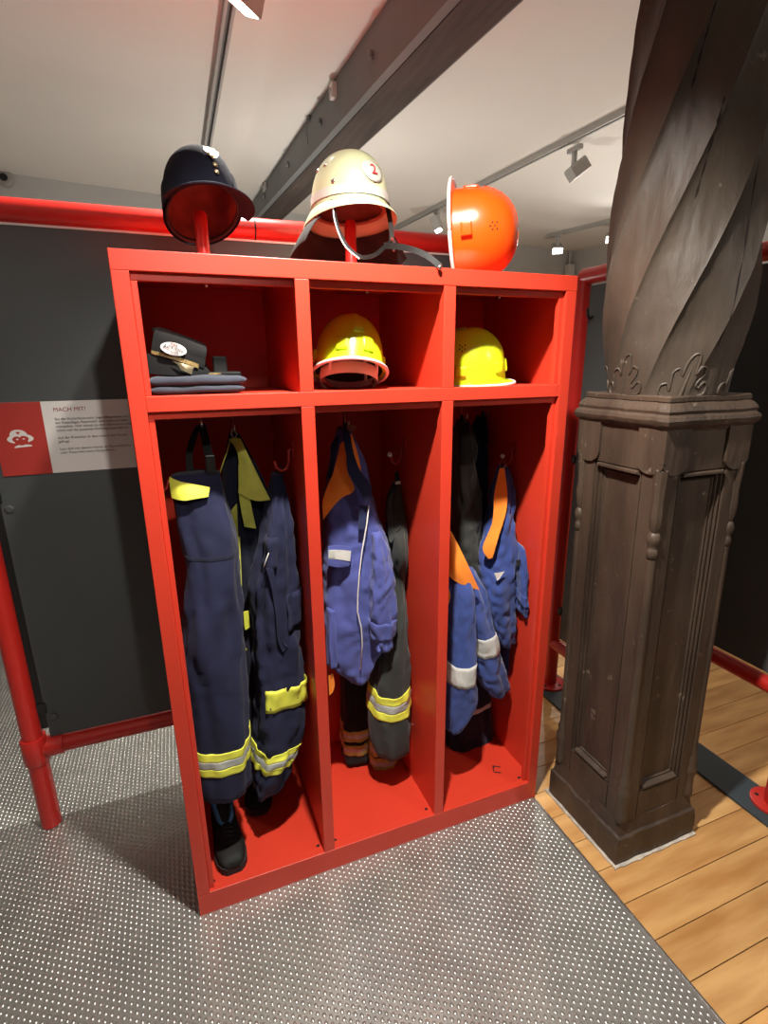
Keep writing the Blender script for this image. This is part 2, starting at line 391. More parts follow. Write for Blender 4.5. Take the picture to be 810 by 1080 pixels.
def lamp(pos, aim, label, watts=0, cone=90, blend=0.6, xt=None, on=True, radius=0.035, lens='lamp_lens'):
    p = Vector(pos); d = (Vector(aim) - p).normalized()
    r = empty('track_spotlight', p, label=label, cat='spotlight')
    xt = p.x if xt is None else xt
    MB().box(p.x - 0.014, p.x + 0.014, p.y - 0.05, p.y + 0.05, ZC - 0.05, ZC - 0.026, b=0.003).build('adapter', 'lamp_body', r)
    h = Vector((0, 0, 1)); s = d.cross(h)
    s = s.normalized() if s.length > 0.05 else Vector((1, 0, 0)); u = s.cross(d).normalized()
    MB().box(p.x - 0.011, p.x + 0.011, p.y - 0.011, p.y + 0.011, p.z + 0.0, ZC - 0.048, b=0.003).build('stem', 'lamp_body', r)
    c = p - d * 0.03
    hd = MB().prism([(-0.05, -0.032), (0.05, -0.032), (0.05, 0.022), (0.038, 0.034), (-0.038, 0.034), (-0.05, 0.022)], c - d * 0.045, s, u, d, 0.095).build('head', 'lamp_body', r)
    MB().prism([(-0.043, -0.026), (0.043, -0.026), (0.043, 0.02), (-0.043, 0.02)], c + d * 0.0505, s, u, d, 0.001).build('lens', lens if on else 'track', hd)
    if watts:
        ld = bpy.data.lights.new('spot', 'SPOT'); ld.energy = watts; ld.spot_size = math.radians(cone); ld.spot_blend = blend; ld.color = WARM; ld.shadow_soft_size = radius
        lo = bpy.data.objects.new('spot', ld); col.objects.link(lo); lo.parent = r; lo.location = d * 0.036
        lo.rotation_euler = d.to_track_quat('-Z', 'Y').to_euler()
    return r
LLAB = {'locker': 'lit track spotlight above and in front of the red locker', 'behind': 'lit track spotlight above the grey partition',
        'sign': 'added fill spotlight aimed at the information board', 'column_fill': 'added fill spotlight over the plank floor in front of the column'}
for k, (p, a, wt, cn, bl) in LAMPS.items(): lamp(p, a, LLAB[k], wt, cn, bl)
q = at(606, 162, 0, 2.25); lamp((q[0], q[1], 2.60), (q[0] - 0.9, q[1] + 0.3, 1.9), 'grey track spotlight hanging left of the twisted column', 30, 100, 0.8, on=False)
q = at(462, 232, 0, 2.10); lamp((q[0], q[1], 2.60), (q[0] + 0.5, q[1] - 0.4, 1.0), 'track spotlight between cream helmet and orange helmet', 30, 110, 0.8)
q = at(588, 260, 0, 3.52); lamp((q[0], q[1], 2.60), (q[0] - 0.8, q[1] - 1.6, 1.6), 'track spotlight glowing beside the far grey corner', 25, 100, 0.8)
q = at(646, 244, 0, 3.66); lamp((q[0], q[1], 2.60), (q[0] - 1.6, q[1] - 1.8, 1.7), 'bright track spotlight at the edge of the twisted column', 25, 100, 0.8)
ULAB = ['behind the grey partition', 'beyond the twisted column', 'near the pale side wall', 'on the plank floor in front of the column', 'on the metal floor in front of the locker']
for ((ux, uy), wt), ul in zip(FILL_UPLIGHTS, ULAB):
    r = empty('added_uplighter', (ux, uy, 0.0), label='added unseen uplighter with grey bowl shade ' + ul, cat='uplighter', group='added uplighters washing the ceiling')
    autosmooth(MB().lathe([(0.13, 0.001), (0.13, 0.015), (0.02, 0.025)], (ux, uy, 0), 24).build('base', 'grey_paint', r))
    autosmooth(MB().lathe([(0.012, 0.02), (0.012, 1.2)], (ux, uy, 0), 12).build('pole', 'grey_paint', r))
    autosmooth(MB().lathe([(0.03, 1.19), (0.09, 1.22), (0.13, 1.28), (0.125, 1.28), (0.085, 1.228), (0.03, 1.2)], (ux, uy, 0), 28).build('bowl', 'grey_paint', r))
    MB().lathe([(0.07, 1.24), (0.06, 1.245)], (ux, uy, 0), 20).build('lamp_disc', 'lamp_lens', r)
    ld = bpy.data.lights.new('spot', 'SPOT'); ld.energy = wt; ld.spot_size = math.radians(150); ld.spot_blend = 0.6; ld.color = WARM; ld.shadow_soft_size = 0.07
    lo = bpy.data.objects.new('spot', ld); col.objects.link(lo); lo.parent = r; lo.location = (0, 0, 1.26); lo.rotation_euler = (PI, 0, 0)
# wall fittings
p = at(4, 187, 1, 2.86); r = empty('wall_camera', (p[0], 2.86, p[2] - .03), label='small round grey wall fitting with dark centre near the ceiling', cat='wall fitting')
yw = WALL_A.y + (p[0] - WALL_A.x) * bdir.y / bdir.x
MB().lathe([(0.05, 0), (0.05, -0.02), (0.035, -0.03)], (p[0], yw, p[2]), 18, 'y').build('housing', 'track', r)
MB().lathe([(0.022, -0.03), (0.02, -0.034)], (p[0], yw, p[2]), 14, 'y').build('opening', 'black_plastic', r)
p = at(603, 284, 0, 4.2); r = empty('conduit_box', (4.2, 3.66, p[2] - .1), label='white switch box with conduit in the far wall corner', cat='switch box')
MB().box(4.15, 4.23, 3.60, 3.68, p[2] - 0.12, p[2] + 0.05, b=0.008).build('housing', 'white', r)
MB().tube([(4.19, 3.65, p[2] + 0.04), (4.19, 3.65, ZC - 0.01)], 0.014, 10).build('conduit', 'wall', r)

# ------------------------------------------------------------------ partitions of red tube and grey panel
TR = 0.0325
def tubeobj(name, a, b, r, parent, m='tube_red', n=20): return autosmooth(MB().tube([a, b], r, n).build(name, m, parent))
PY = 0.56
pt = empty('tube_partition', (-0.49, PY, 0), label='red tube frame with dark grey panel standing behind the locker', cat='partition')
tubeobj('post', (-0.49, PY, 0.004), (-0.49, PY, 2.03), TR, pt); tubeobj('post', (1.24, PY, 0.004), (1.24, PY, 2.03), TR, pt)
tubeobj('top_tube', (-1.9, PY, 2.03), (1.27, PY, 2.03), TR * 1.02, pt)
tubeobj('bottom_tube', (-0.49, PY, 0.325), (1.24, PY, 0.325), TR * 0.92, pt)
for x in (-0.49, 1.24): autosmooth(MB().lathe([(TR + .006, 0.275), (TR + .008, 0.28), (TR + .008, 0.37), (TR + .006, 0.375)], (x, PY, 0), 20).build('collar', 'tube_red', pt))
autosmooth(MB().lathe([(TR + .004, -0.485 + .035), (TR + .004, -0.485 + .085)], (0, PY, 0.325), 20, 'x').build('collar', 'tube_red', pt))
autosmooth(MB().lathe([(TR + .002, 0.392), (TR + .002, 0.396)], (0, PY, 2.03), 20, 'x').build('joint', 'dark_hole', pt))
tubeobj('post', (-1.87, PY, 0.004), (-1.87, PY, 2.03), TR, pt)
pn = MB().box(-0.437, 1.2, PY - 0.006, PY + 0.006, 0.362, 1.992, b=0.001).build('panel', 'panel', pt)
MB().box(-0.437, 1.2, PY - 0.009, PY + 0.009, 1.992, 1.998).build('light_gap', 'white', pn)  # white strip painted for the light gap below the top tube
for z in (0.44, 1.19, 1.9):
    MB().lathe([(0.014, 0), (0.014, -0.004), (0.008, -0.007)], (-0.415, PY - 0.006, z), 12, 'y').build('screw', 'panel', pn)
    MB().box(-0.458, -0.43, PY - 0.01, PY + 0.01, z + 0.02, z + 0.06).build('clip', 'black_plastic', pn)
MB().box(-0.459, -0.4372, PY - 0.005, PY + 0.005, 0.40, 1.96).build('gap_strip', 'black_plastic', pn)  # black strip filling the gap between post and panel
ds = empty('display_panel', (-1.7, 2.15, 0), label='black display board standing on the plate floor behind the partition', cat='display board')
MB().box(-2.4, -1.0, 2.13, 2.15, 0.04, 1.5, b=0.002).build('board', 'black_plastic', ds)
for x_ in (-2.3, -1.1): MB().box(x_ - .02, x_ + .02, 2.0, 2.28, 0.003, 0.04, b=0.003).build('foot', 'black_plastic', ds)
def wing(x, y0, y1, zt, zb, label, name='tube_partition', posts=()):
    r = empty(name, (x, y0, 0), label=label, cat='partition')
    tubeobj('top_tube', (x, y0, zt), (x, y1, zt), TR, r); tubeobj('bottom_tube', (x, y0, zb), (x, y1, zb), TR * .92, r)
    for y in posts:
        tubeobj('post', (x, y, 0.012), (x, y, zt), TR, r)
        autosmooth(MB().lathe([(0.075, 0.012), (0.075, 0.02), (0.07, 0.022)], (x, y, 0), 24).build('foot_flange', 'tube_red', r))
        for a in range(4):
            MB().lathe([(0.008, 0.022), (0.007, 0.0235)], (x + .053 * math.cos(a * PI / 2 + .5), y + .053 * math.sin(a * PI / 2 + .5), 0), 8).build('bolt_hole', 'dark_hole', r)
    p_ = MB().box(x - 0.006, x + 0.006, min(y0, y1) + 0.04, max(y0, y1) - 0.05, zb + 0.045, zt - 0.04, b=0.001).build('panel', 'panel', r)
    for z in (0.42, 1.17):
        MB().box(x - 0.012, x + 0.012, y0 - 0.05, y0 - 0.02, z, z + 0.035, b=0.003).build('clip', 'black_plastic', p_)
    return r
wa = wing(1.745, 0.575, -0.05, 1.95, 0.25, 'red tube partition with grey panel between locker and column', posts=(0.575,))
MB().tube([(1.74, 0.5, 1.79), (1.725, 0.495, 1.78), (1.705, 0.49, 1.79), (1.70, 0.488, 1.82)], 0.005, 8).build('coat_hook', 'black_plastic', wa)
wb = wing(2.02, 0.12, -1.9, 1.965, 0.46, 'red tube partition with near-black panel on the far side of the column', posts=(-0.37, -1.8))
def strip(x0, x1, y0, y1, label):
    r = empty('base_strip', ((x0 + x1) / 2, (y0 + y1) / 2, 0.001), label=label, cat='base strip')
    MB().box(x0, x1, y0, y1, 0.001, 0.012, b=0.002).build('sheet', 'mat_blue', r)
    for y in (y0 + .05, y1 - .05): MB().lathe([(0.008, 0.012), (0.006, 0.014)], (x0 + 0.02, y, 0), 8).build('screw', 'steel', r)
strip(1.655, 1.835, 0.0, 0.72, 'blue-grey base plate under the post beside the locker')
strip(1.905, 2.06, -2.0, -0.02, 'long dark blue base plate on the planks beyond the column')

# ------------------------------------------------------------------ info sign on the partition
sg = empty('info_sign', (-0.23, PY - 0.008, 1.29), label='red and white information board with firefighter pictogram on the grey panel', cat='sign')
SX0, SX1, SZ0, SZ1 = -0.412, -0.042, 1.293, 1.512; SD = -0.281; SY = PY - 0.0065
MB().box(SX0, SX1, SY - 0.004, SY, SZ0, SZ1).build('board', 'sign_white', sg)
MB().box(SX0, SD, SY - 0.0046, SY - 0.0041, SZ0, SZ1).build('red_field', 'sign_red', sg)
mw = lambda x, z: Matrix.Translation((x, SY - 0.0047, z)) @ Matrix.Rotation(PI / 2, 4, 'X')
tx = SD + 0.030
text_obj('heading', 'MACH MIT!', 0.0175, 'ink_red', sg, mw(tx, 1.481))
lines = ['Bei der Kinderfeuerwehr, Jugendfeuerwehr und', 'der Freiwilligen Feuerwehr kann jede und jeder', 'mitmachen. Hier kannst du dich informieren und', 'schon mal die passende Kleidung ausprobieren.', '',
         'Auf der Rückseite ist dann schon dein Einsatz', 'gefragt.', '', 'Lass dich mit deinem Handy als Feuerwehrfrau', 'oder Feuerwehrmann fotografieren.']
for i, s in enumerate(lines):
    if s: text_obj('text_line', s, 0.0106, 'ink', sg, mw(tx, 1.455 - i * 0.0115), extrude=0.0002)
# pictogram: helmet with brim, eyes, collar (units of the zoomed photo crop)
def pic(poly, name='pictogram', m='sign_white', lift=0.0):
    P = [(-0.412 + a * 0.000175 + 0.009, 1.293 + (610 - b) * 0.000175 + 0.050) for a, b in poly]
    MB().prism([(a, b) for a, b in P], (0, SY - 0.0047 - lift, 0), (1, 0, 0), (0, 0, 1), (0, -1, 0), 0.0004).build(name, m, sg)
pic([(108, 265), (120, 240), (160, 205), (165, 165), (195, 125), (240, 107), (300, 104), (355, 118), (400, 150), (420, 190), (470, 215), (500, 245), (505, 270), (480, 300), (420, 325), (410, 310), (432, 265), (420, 240), (385, 217), (335, 210), (300, 238), (270, 215), (215, 225), (182, 265), (195, 295), (222, 322), (210, 334), (150, 315), (120, 290)], 'helmet_pictogram')
pic([(240, 262), (255, 254), (275, 258), (282, 270), (262, 284), (245, 278)], 'eye_pictogram'); pic([(335, 262), (352, 254), (378, 262), (370, 272), (345, 274)], 'eye_pictogram')
pic([(195, 405), (215, 385), (265, 368), (320, 378), (370, 364), (440, 372), (468, 388), (455, 400), (330, 405), (205, 416)], 'collar_pictogram')
pic([(258, 145), (275, 138), (290, 142), (310, 138), (316, 155), (290, 186), (264, 165)], 'shield_pictogram', 'sign_red', 0.0005)

# ------------------------------------------------------------------ the locker
W, D, H = 1.224, 0.50, 1.85
ZS1, ZS0 = 1.545, 1.509          # shelf rail
ZB = 0.078
D1, D2, T = 0.410, 0.809, 0.035
PW = 0.036
lk = empty('fire_locker', (W / 2, D / 2, 0), label='open red three-bay firefighter locker with helmets on top', cat='locker')
R = lambda name, *a, b=0.0015: MB().box(*a, b=b).build(name, 'red', lk)
R('side_panel', 0.0, 0.004, 0.004, D, 0.0, H - .004); R('side_panel', W - 0.004, W, 0.004, D, 0.0, H - .004)
R('back_panel', 0.004, W - 0.004, D - 0.004, D, 0.03, H - 0.004)
R('top_panel', 0.004, W - .004, 0.02, D - .004, H - 0.012, H - .002)
R('bottom_panel', 0.004, W - .004, 0.006, D - .004, ZB - 0.02, ZB - 0.008)
R('shelf', 0.004, W - .004, 0.01, D - .004, ZS1 - 0.016, ZS1 - 0.003)
R('front_post', 0.0, PW, -0.001, 0.03, ZB, H - 0.042); R('front_post', W - PW, W, -0.001, 0.03, ZB, H - 0.042)
R('top_rail', 0.0, W, -0.001, 0.03, H - 0.042, H); R('bottom_rail', 0.0, W, -0.001, 0.03, 0.0, ZB)
R('shelf_rail', PW, W - PW, -0.0005, 0.03, ZS0, ZS1)
for d in (D1, D2):
    R('divider_post', d - T / 2, d + T / 2, 0.0, 0.03, ZB, ZS0); R('divider_post', d - T / 2, d + T / 2, 0.0, 0.03, ZS1, H - 0.042)
    R('divider', d - T / 2 + 0.004, d + T / 2 - 0.004, 0.03, D - .004, ZB - .01, H - .012)
bays = [(PW, D1 - T / 2), (D1 + T / 2, D2 - T / 2), (D2 + T / 2, W - PW)]
for i, (a, b) in enumerate(bays):
    R('header_strip', a, b, 0.012, 0.03, ZS0 - 0.018, ZS0); R('header_strip', a, b, 0.012, 0.03, H - 0.06, H - 0.042)
    for z0, z1 in ((ZB, ZS0 - .018), (ZS1, H - 0.06)):
        if i == 0: R('stop_strip', a, a + 0.013, 0.012, 0.03, z0, z1)
        if i == 2: R('stop_strip', b - 0.013, b, 0.012, 0.03, z0, z1)
    MB().lathe([(0.004, 0), (0.004, -0.006), (0.002, -0.009)], ((a + b) / 2 - 0.02, 0.04, H - 0.055), 8).build('catch_pin', 'steel', lk)
    for x in (a + 0.012, b - 0.012): MB().lathe([(0.006, 0), (0.006, 0.0006)], (x, 0.04, ZB - 0.008), 10).build('drain_hole', 'dark_hole', lk)
MB().add([(1.10, .10, ZB - .0075), (1.125, .085, ZB - .0075), (1.128, .09, ZB - .0075), (1.105, .104, ZB - .0075), (1.118, .125, ZB - .0075), (1.140, .112, ZB - .0075), (1.143, .117, ZB - .0075), (1.115, .134, ZB - .0075)],
         [(0, 1, 2, 3), (0, 3, 4, 7), (4, 5, 6, 7)]).build('slot', 'dark_hole', lk)
# posts that carry the headgear
for (px, zt) in ((214, 1.99), (370, 2.0)):
    p = at(px, 258, 1, 0.26)
    autosmooth(MB().lathe([(0.0165, H - .004), (0.0165, zt), (0.012, zt + 0.006)], (p[0], 0.26, 0), 16).build('helmet_post', 'tube_red', lk))
# coat hooks: under the shelf and on the side walls
def shelf_hook(px, py, Y):
    p = at(px, py, 1, Y); zt = ZS1 - 0.016
    h = MB().tube([(p[0], Y, zt), (p[0], Y, p[2] + 0.012), (p[0], Y - 0.008, p[2]), (p[0], Y - 0.022, p[2] - 0.006), (p[0], Y - 0.036, p[2] + 0.004), (p[0], Y - 0.038, p[2] + 0.014)], 0.0032, 8).build('coat_hook', 'steel', lk, True)
    return p
def wall_hook(x, Y, z, s, ball=True):
    """hook on a side wall: upright stem, bend and arm with a ball end; s = direction away from the wall"""
    h = MB().tube([(x, Y, z + 0.055), (x + s * 0.012, Y, z + 0.052), (x + s * 0.014, Y, z + 0.02), (x + s * 0.022, Y - .002, z), (x + s * 0.036, Y - .004, z - 0.006), (x + s * 0.05, Y - .006, z + 0.004), (x + s * 0.057, Y - .008, z + 0.024)], 0.0042, 8).build('coat_hook', 'hook_red', lk, True)
    MB().box(min(x, x + s * 0.004), max(x, x + s * 0.004), Y - 0.011, Y + 0.011, z + 0.03, z + 0.075, b=0.001).build('hook_plate', 'hook_red', h)
    if ball:
        c = (x + s * 0.058, Y - .008, z + 0.028); V = []
        MB().lathe([(0.0085 * math.sin(a), -0.0085 * math.cos(a)) for a in [0.15 + i * (PI - .3) / 8 for i in range(9)]], c, 12).build('ball_tip', 'rim_white', h, True)
HK = {}
HK['a'] = shelf_hook(212, 447, 0.175); HK['b'] = shelf_hook(246, 452, 0.24); HK['c'] = shelf_hook(364, 447, 0.25)
HK['d'] = shelf_hook(487, 440, 0.28); HK['e'] = shelf_hook(510, 437, 0.42)
wall_hook(D1 - T / 2 + .004, 0.155, 1.325, -1, False); wall_hook(D2 - T / 2 + .004, 0.27, 1.295, -1); wall_hook(W - .004, 0.25, 1.262, -1); wall_hook(0.004, 0.16, 1.295, 1, False)

# ------------------------------------------------------------------ garments
XLIM = [(0.008, D1 - T / 2), (D1 + T / 2 - .002, D2 - T / 2 + .002), (D2 + T / 2 - .002, W - .008)]
class Loft:
    """hanging cloth volume: rows of photo outline (x left, x right, y, depth Y, half thickness)"""
    def __init__(s, rows, bay, A=0.006, seed=0, nf=5, n=56, m_=70, sq=0.85, tilt=0.35, wr=0.4):
        s.A, s.seed, s.nf, s.n, s.m, s.sq, s.tilt, s.wr = A, seed, nf, n, m_, sq, tilt, wr
        lo, hi = XLIM[bay] if bay is not None else (-9, 9)
        R_ = []
        for xl, xr, y, Y, ry in rows:
            a, b = at(xl, y, 1, Y), at(xr, y, 1, Y)
            x0, x1 = max(a[0], lo + A + .003), min(b[0], hi - A - .003)
            R_.append(((x0 + x1) / 2, Y, (a[2] + b[2]) / 2, max((x1 - x0) / 2, 0.006), ry))
        s.R = np.array(R_)
        d = np.linalg.norm(np.diff(s.R[:, :3], axis=0), axis=1); s.t = np.concatenate([[0], np.cumsum(d)]); s.L = s.t[-1]
        # monotone-ish smooth resample
        u = np.linspace(0, s.L, 200); Rs = np.stack([np.interp(u, s.t, s.R[:, k]) for k in range(5)], 1)
        k = 9; pad = np.pad(Rs, ((k, k), (0, 0)), mode='edge'); s.Rs = np.stack([pad[i:i + 200] for i in range(2 * k + 1)]).mean(0); s.u = u / s.L
        s.Rs[0] = Rs[0]; s.Rs[-1] = Rs[-1]
    def fold(s, th, t):
        z = t * s.L
        o = Vector((s.seed * 3.7, 0, 0))
        ph = 1.6 * noise.noise(Vector((s.seed, z * 5, 0)))
        f = 0.55 * math.sin(s.nf * th + ph * 2 + s.seed) + 0.3 * math.sin((2 * s.nf + 1) * th - ph * 3 + 2 * s.seed)
        f += 0.9 * noise.noise(Vector((math.cos(th) * 1.6 + s.seed, math.sin(th) * 1.6, z * 7)))
        f += s.wr * abs(noise.noise(Vector((math.cos(th) * 2.2, math.sin(th) * 2.2 + s.seed, z * 22 + th)))) * 2
        f += 0.45 * s.wr * noise.noise(Vector((math.cos(th) * 5 + z * 6, math.sin(th) * 5 + s.seed, z * 38)))
        return f * s.A * min(1.0, 0.25 + 5 * t)
    def pt(s, th, t, off=0.0):
        r = [np.interp(t, s.u, s.Rs[:, k]) for k in range(5)]
        c, sn = math.cos(th), math.sin(th)
        c2 = math.copysign(abs(c) ** s.sq, c); s2 = math.copysign(abs(sn) ** s.sq, sn)
        f = s.fold(th, t) + off
        return (r[0] + (r[3] + f) * c2, r[1] + (r[4] + f) * s2, r[2] + s.tilt * s2 * r[4])
    def grid(s, t0, t1, a0, a1, off, nt, na, closed):
        V = [s.pt(a0 + (a1 - a0) * j / na, t0 + (t1 - t0) * i / nt, off) for i in range(nt + 1) for j in range(na if closed else na + 1)]
        w = na if closed else na + 1; F = []
        for i in range(nt):
            for j in range(na): F.append((i * w + j, i * w + (j + 1) % w, (i + 1) * w + (j + 1) % w, (i + 1) * w + j))
        return V, F, w
    def body(s, name, m, parent, hem=True):
        V, F, w = s.grid(0, 1, 0, 2 * PI, 0, s.m, s.n, True)
        F.append(tuple(range(w - 1, -1, -1)))
        if hem:   # turned-in hem: inner wall going up, then closed
            b = s.m * w; n0 = len(V)
            for j in range(w):
                x, y, z = s.pt(2 * PI * j / s.n, 1.0, -0.004); V.append((x, y, z))
            for j in range(w):
                x, y, z = s.pt(2 * PI * j / s.n, max(0.0, 1 - 0.06 / s.L), -0.005); V.append((x, y, z))
            for j in range(w):
                k = (j + 1) % w
                F.append((b + j, b + k, n0 + k, n0 + j)); F.append((n0 + j, n0 + k, n0 + w + k, n0 + w + j))
            F.append(tuple(n0 + w + j for j in range(w)))
        return mesh(name, V, F, m, parent, True)
    def band(s, name, m, parent, t0, t1, off=0.002, a0=0, a1=2 * PI):
        closed = abs(a1 - a0) > 6.2
        na = s.n if closed else max(8, int(s.n * (a1 - a0) / (2 * PI)))
        V, F, w = s.grid(t0, t1, a0, a1, off, 6, na, closed)
        V2, _, _ = s.grid(t0, t1, a0, a1, off - 0.0025, 6, na, closed); n = len(V)
        F2 = [tuple(i + n for i in f) for f in F]; E = []
        for j in range(na):
            k = (j + 1) % w
            for i in (0, 6): E.append((i * w + j, i * w + k, n + i * w + k, n + i * w + j))
        if not closed:
            for i in range(6):
                for j in (0, w - 1): E.append((i * w + j, (i + 1) * w + j, n + (i + 1) * w + j, n + i * w + j))
        return mesh(name, V + V2, F + F2 + E, m, parent, True)
    def tpix(s, py):
        """loft parameter whose centre front shows at photo row py"""
        best = (1e9, 0)
        for i in range(101):
            p = np.array(s.pt(-PI / 2, i / 100)) - CAM; c = p @ RM; y = 540 - FPX * c[1] / -c[2]
            best = min(best, (abs(y - py), i / 100))
        return best[1]
def line(name, pts, r, m, parent, flat=False): return MB().tube([at(*p[:2], 1, p[2]) for p in pts], r, 6).build(name, m, parent, True)
def garment(name, base, label, cat='', group=None):
    return empty(name, base, label=label, cat=cat, group=group)
def stripes(L, py0, py1, parent, ms=('lime', 'silver_tape', 'lime'), a0=0, a1=2 * PI, off=0.0022):
    t0, t1 = L.tpix(py0), L.tpix(py1); n = len(ms)
    for i, m in enumerate(ms):
        L.band('reflective_stripe', m, parent, t0 + (t1 - t0) * i / n, t0 + (t1 - t0) * (i + 1) / n, off, a0, a1)

# 1 navy bib overalls
g = garment('bib_overalls', (0.16, 0.17, 0.2), 'navy bib overalls with yellow bib flap hanging above the black shoe', 'overalls')
L1 = Loft([(180, 232, 500, .145, .022), (182, 238, 527, .135, .035), (191, 250, 566, .135, .05), (199, 252, 591, .125, .055), (196, 254, 630, .125, .06), (193, 256, 669, .115, .062), (195, 259, 700, .110, .062), (199, 261, 730, .105, .06), (204, 263, 771, .100, .06), (206, 264, 799, .095, .058), (210, 264, 827, .095, .055)], 0, A=0.007, seed=1.3, nf=4)
L1.body('overalls_body', 'navy', g); stripes(L1, 795, 819, g)
L1.band('seam', 'navy_dark', g, L1.tpix(590), L1.tpix(592), 0.001)
sheet('bib_flap', [[(179, 503, .120), (190, 508, .105), (205, 511, .100), (221, 514, .105)], [(180, 514, .113), (192, 519, .095), (206, 520, .091), (220, 519, .101)], [(182, 525, .110), (194, 528, .089), (207, 526, .087), (219, 524, .097)]], 'lime', g, 0.003)
sheet('shoulder_strap', [[(209, 448, .170), (216, 447, .167)], [(212, 462, .160), (221, 462, .155)], [(216, 482, .150), (225, 481, .145)], [(219, 502, .135), (229, 501, .135)]], 'black_cloth', g, 0.004)
sheet('shoulder_strap', [[(206, 449, .180), (212, 448, .180)], [(200, 462, .190), (207, 464, .190)], [(196, 480, .185), (203, 482, .185)], [(197, 505, .165), (206, 506, .165)]], 'black_cloth', g, 0.004)
b0 = at(222, 489, 1, .137); bk = MB().box(b0[0] - .013, b0[0] + .013, b0[1] - .006, b0[1] + .004, b0[2] - .024, b0[2] + .024, b=0.003).build('buckle', 'black_plastic', g)
MB().box(b0[0] - .008, b0[0] + .008, b0[1] - .008, b0[1] - .006, b0[2] - .012, b0[2] + .012, b=0.001).build('buckle_tongue', 'leather_grey', bk)
# 2 dark jacket with yellow collar
g = garment('fire_jacket', (0.25, 0.32, 0.35), 'dark navy jacket with broad yellow collar hanging between overalls and coverall', 'jacket')
L2 = Loft([(242, 252, 458, .250, .02), (232, 275, 501, .270, .05), (237, 284, 527, .270, .06), (245, 284, 566, .270, .06), (250, 284, 604, .270, .06), (252, 276, 643, .270, .06), (256, 274, 690, .260, .055), (257, 273, 740, .250, .05), (258, 271, 800, .240, .045)], 0, A=0.007, seed=2.1)
L2.body('jacket_body', 'navy_dark', g); stripes(L2, 778, 795, g, ('lime_cloth', 'silver_tape', 'lime_cloth'))
sheet('collar', [[(242, 463, .225), (248, 462, .215), (254, 463, .210)], [(251, 476, .205), (257, 481, .190), (262, 480, .185)], [(253, 498, .190), (263, 502, .172), (272, 501, .165)], [(252, 520, .185), (270, 528, .160), (285, 527, .155)]], 'lime_cloth', g, 0.004, amp=.004)
sheet('lapel', [[(252, 490, .192), (258, 492, .183)], [(253, 527, .190), (264, 527, .178)], [(258, 555, .190), (270, 557, .183)]], 'lime_cloth', g, 0.004, amp=.003)
sheet('lapel', [[(244, 538, .210), (250, 531, .202)], [(247, 552, .208), (251, 560, .200)], [(250, 566, .210), (252, 574, .205)]], 'lime_cloth', g, 0.003)
line('piping', [(243, 463, .215), (239, 478, .210), (234, 492, .210), (231, 501, .210)], 0.0018, 'lime_cloth', g)
sheet('zip_flap', [[(250, 566, .208), (253, 566, .204)], [(251, 610, .206), (255, 612, .202)], [(253, 645, .206), (256, 648, .202)]], 'lime_cloth', g, 0.003)
sheet('pocket_tag', [[(257, 645, .202), (262, 644, .198)], [(258, 660, .202), (264, 659, .198)], [(259, 664, .202), (263, 662, .198)]], 'lime', g, 0.003)
sheet('pocket_tag', [[(247, 690, .140), (253, 684, .140)], [(251, 691, .135), (258, 683, .135)], [(254, 692, .140), (260, 684, .140)]], 'lime', g, 0.004)
line('hang_loop', [(245, 452, .225), (244, 458, .223), (247, 463, .223), (250, 458, .223), (246, 452, .225)], 0.002, 'rim_white', g)
# 3 navy coverall on the right wall hook
g = garment('work_coverall', (0.31, 0.15, 0.2), 'navy work trousers with yellow knee band hanging by the divider wall', 'trousers')
L3 = Loft([(287, 297, 500, .155, .015), (283, 302, 527, .16, .03), (276, 311, 566, .16, .05), (270, 317, 604, .16, .055), (268, 321, 643, .16, .06), (268, 323, 690, .155, .062), (270, 326, 724, .15, .062), (270, 325, 750, .15, .06), (269, 317, 780, .145, .056), (268, 306, 803, .14, .05), (269, 298, 820, .14, .045), (270, 288, 832, .14, .035)], 0, A=0.010, seed=3.4, nf=4, wr=0.7)
L3.body('trouser_body', 'navy', g); stripes(L3, 797, 817, g)
L3.band('knee_band', 'lime', g, L3.tpix(727), L3.tpix(746), 0.006, -2.2, 0.2)
L3.band('pocket_flap', 'navy', g, L3.tpix(566), L3.tpix(600), 0.004, -2.6, -1.7); L3.band('pocket_flap', 'navy', g, L3.tpix(632), L3.tpix(668), 0.004, -1.3, -0.3)
line('piping', [(286, 577, .104), (282, 587, .098), (278, 598, .094)], 0.0016, 'rim_white', g)
sheet('sleeve_edge', [[(280, 598, .095), (288, 600, .09)], [(286, 620, .088), (292, 618, .088)], [(290, 645, .086), (295, 640, .086)], [(292, 672, .086), (299, 675, .086)], [(298, 688, .09), (304, 682, .092)]], 'navy', g, 0.004, amp=.006)
line('hang_loop', [(296, 492, .150), (293, 500, .15), (297, 506, .152), (300, 498, .152), (297, 492, .15)], 0.002, 'black_cloth', g)

# 4 violet-blue jacket with orange lining
g = garment('blue_jacket', (0.55, 0.22, 0.6), 'violet-blue jacket with orange lining and silver chest label in the middle bay', 'jacket')
L4 = Loft([(356, 369, 452, .24, .02), (350, 378, 474, .25, .035), (345, 385, 500, .25, .045), (342, 390, 525, .25, .055), (344, 398, 549, .25, .06), (345, 410, 572, .25, .062), (343, 412, 595, .24, .065), (343, 413, 623, .24, .065), (344, 412, 650, .23, .065), (346, 408, 670, .23, .062), (350, 396, 690, .225, .055), (358, 388, 704, .22, .05), (368, 382, 713, .22, .035)], 1, A=0.009, seed=4.2, nf=3, wr=0.7)
L4.body('jacket_body', 'violet', g)
sheet('orange_lining', [[(359, 470, .215), (362, 466, .208), (365, 465, .203)], [(352, 498, .205), (360, 496, .195), (366, 495, .187)], [(341, 526, .205), (355, 515, .19), (374, 516, .175)], [(341, 548, .205), (353, 532, .195), (362, 524, .185)]], 'orange_cloth', g, 0.003, amp=.004)
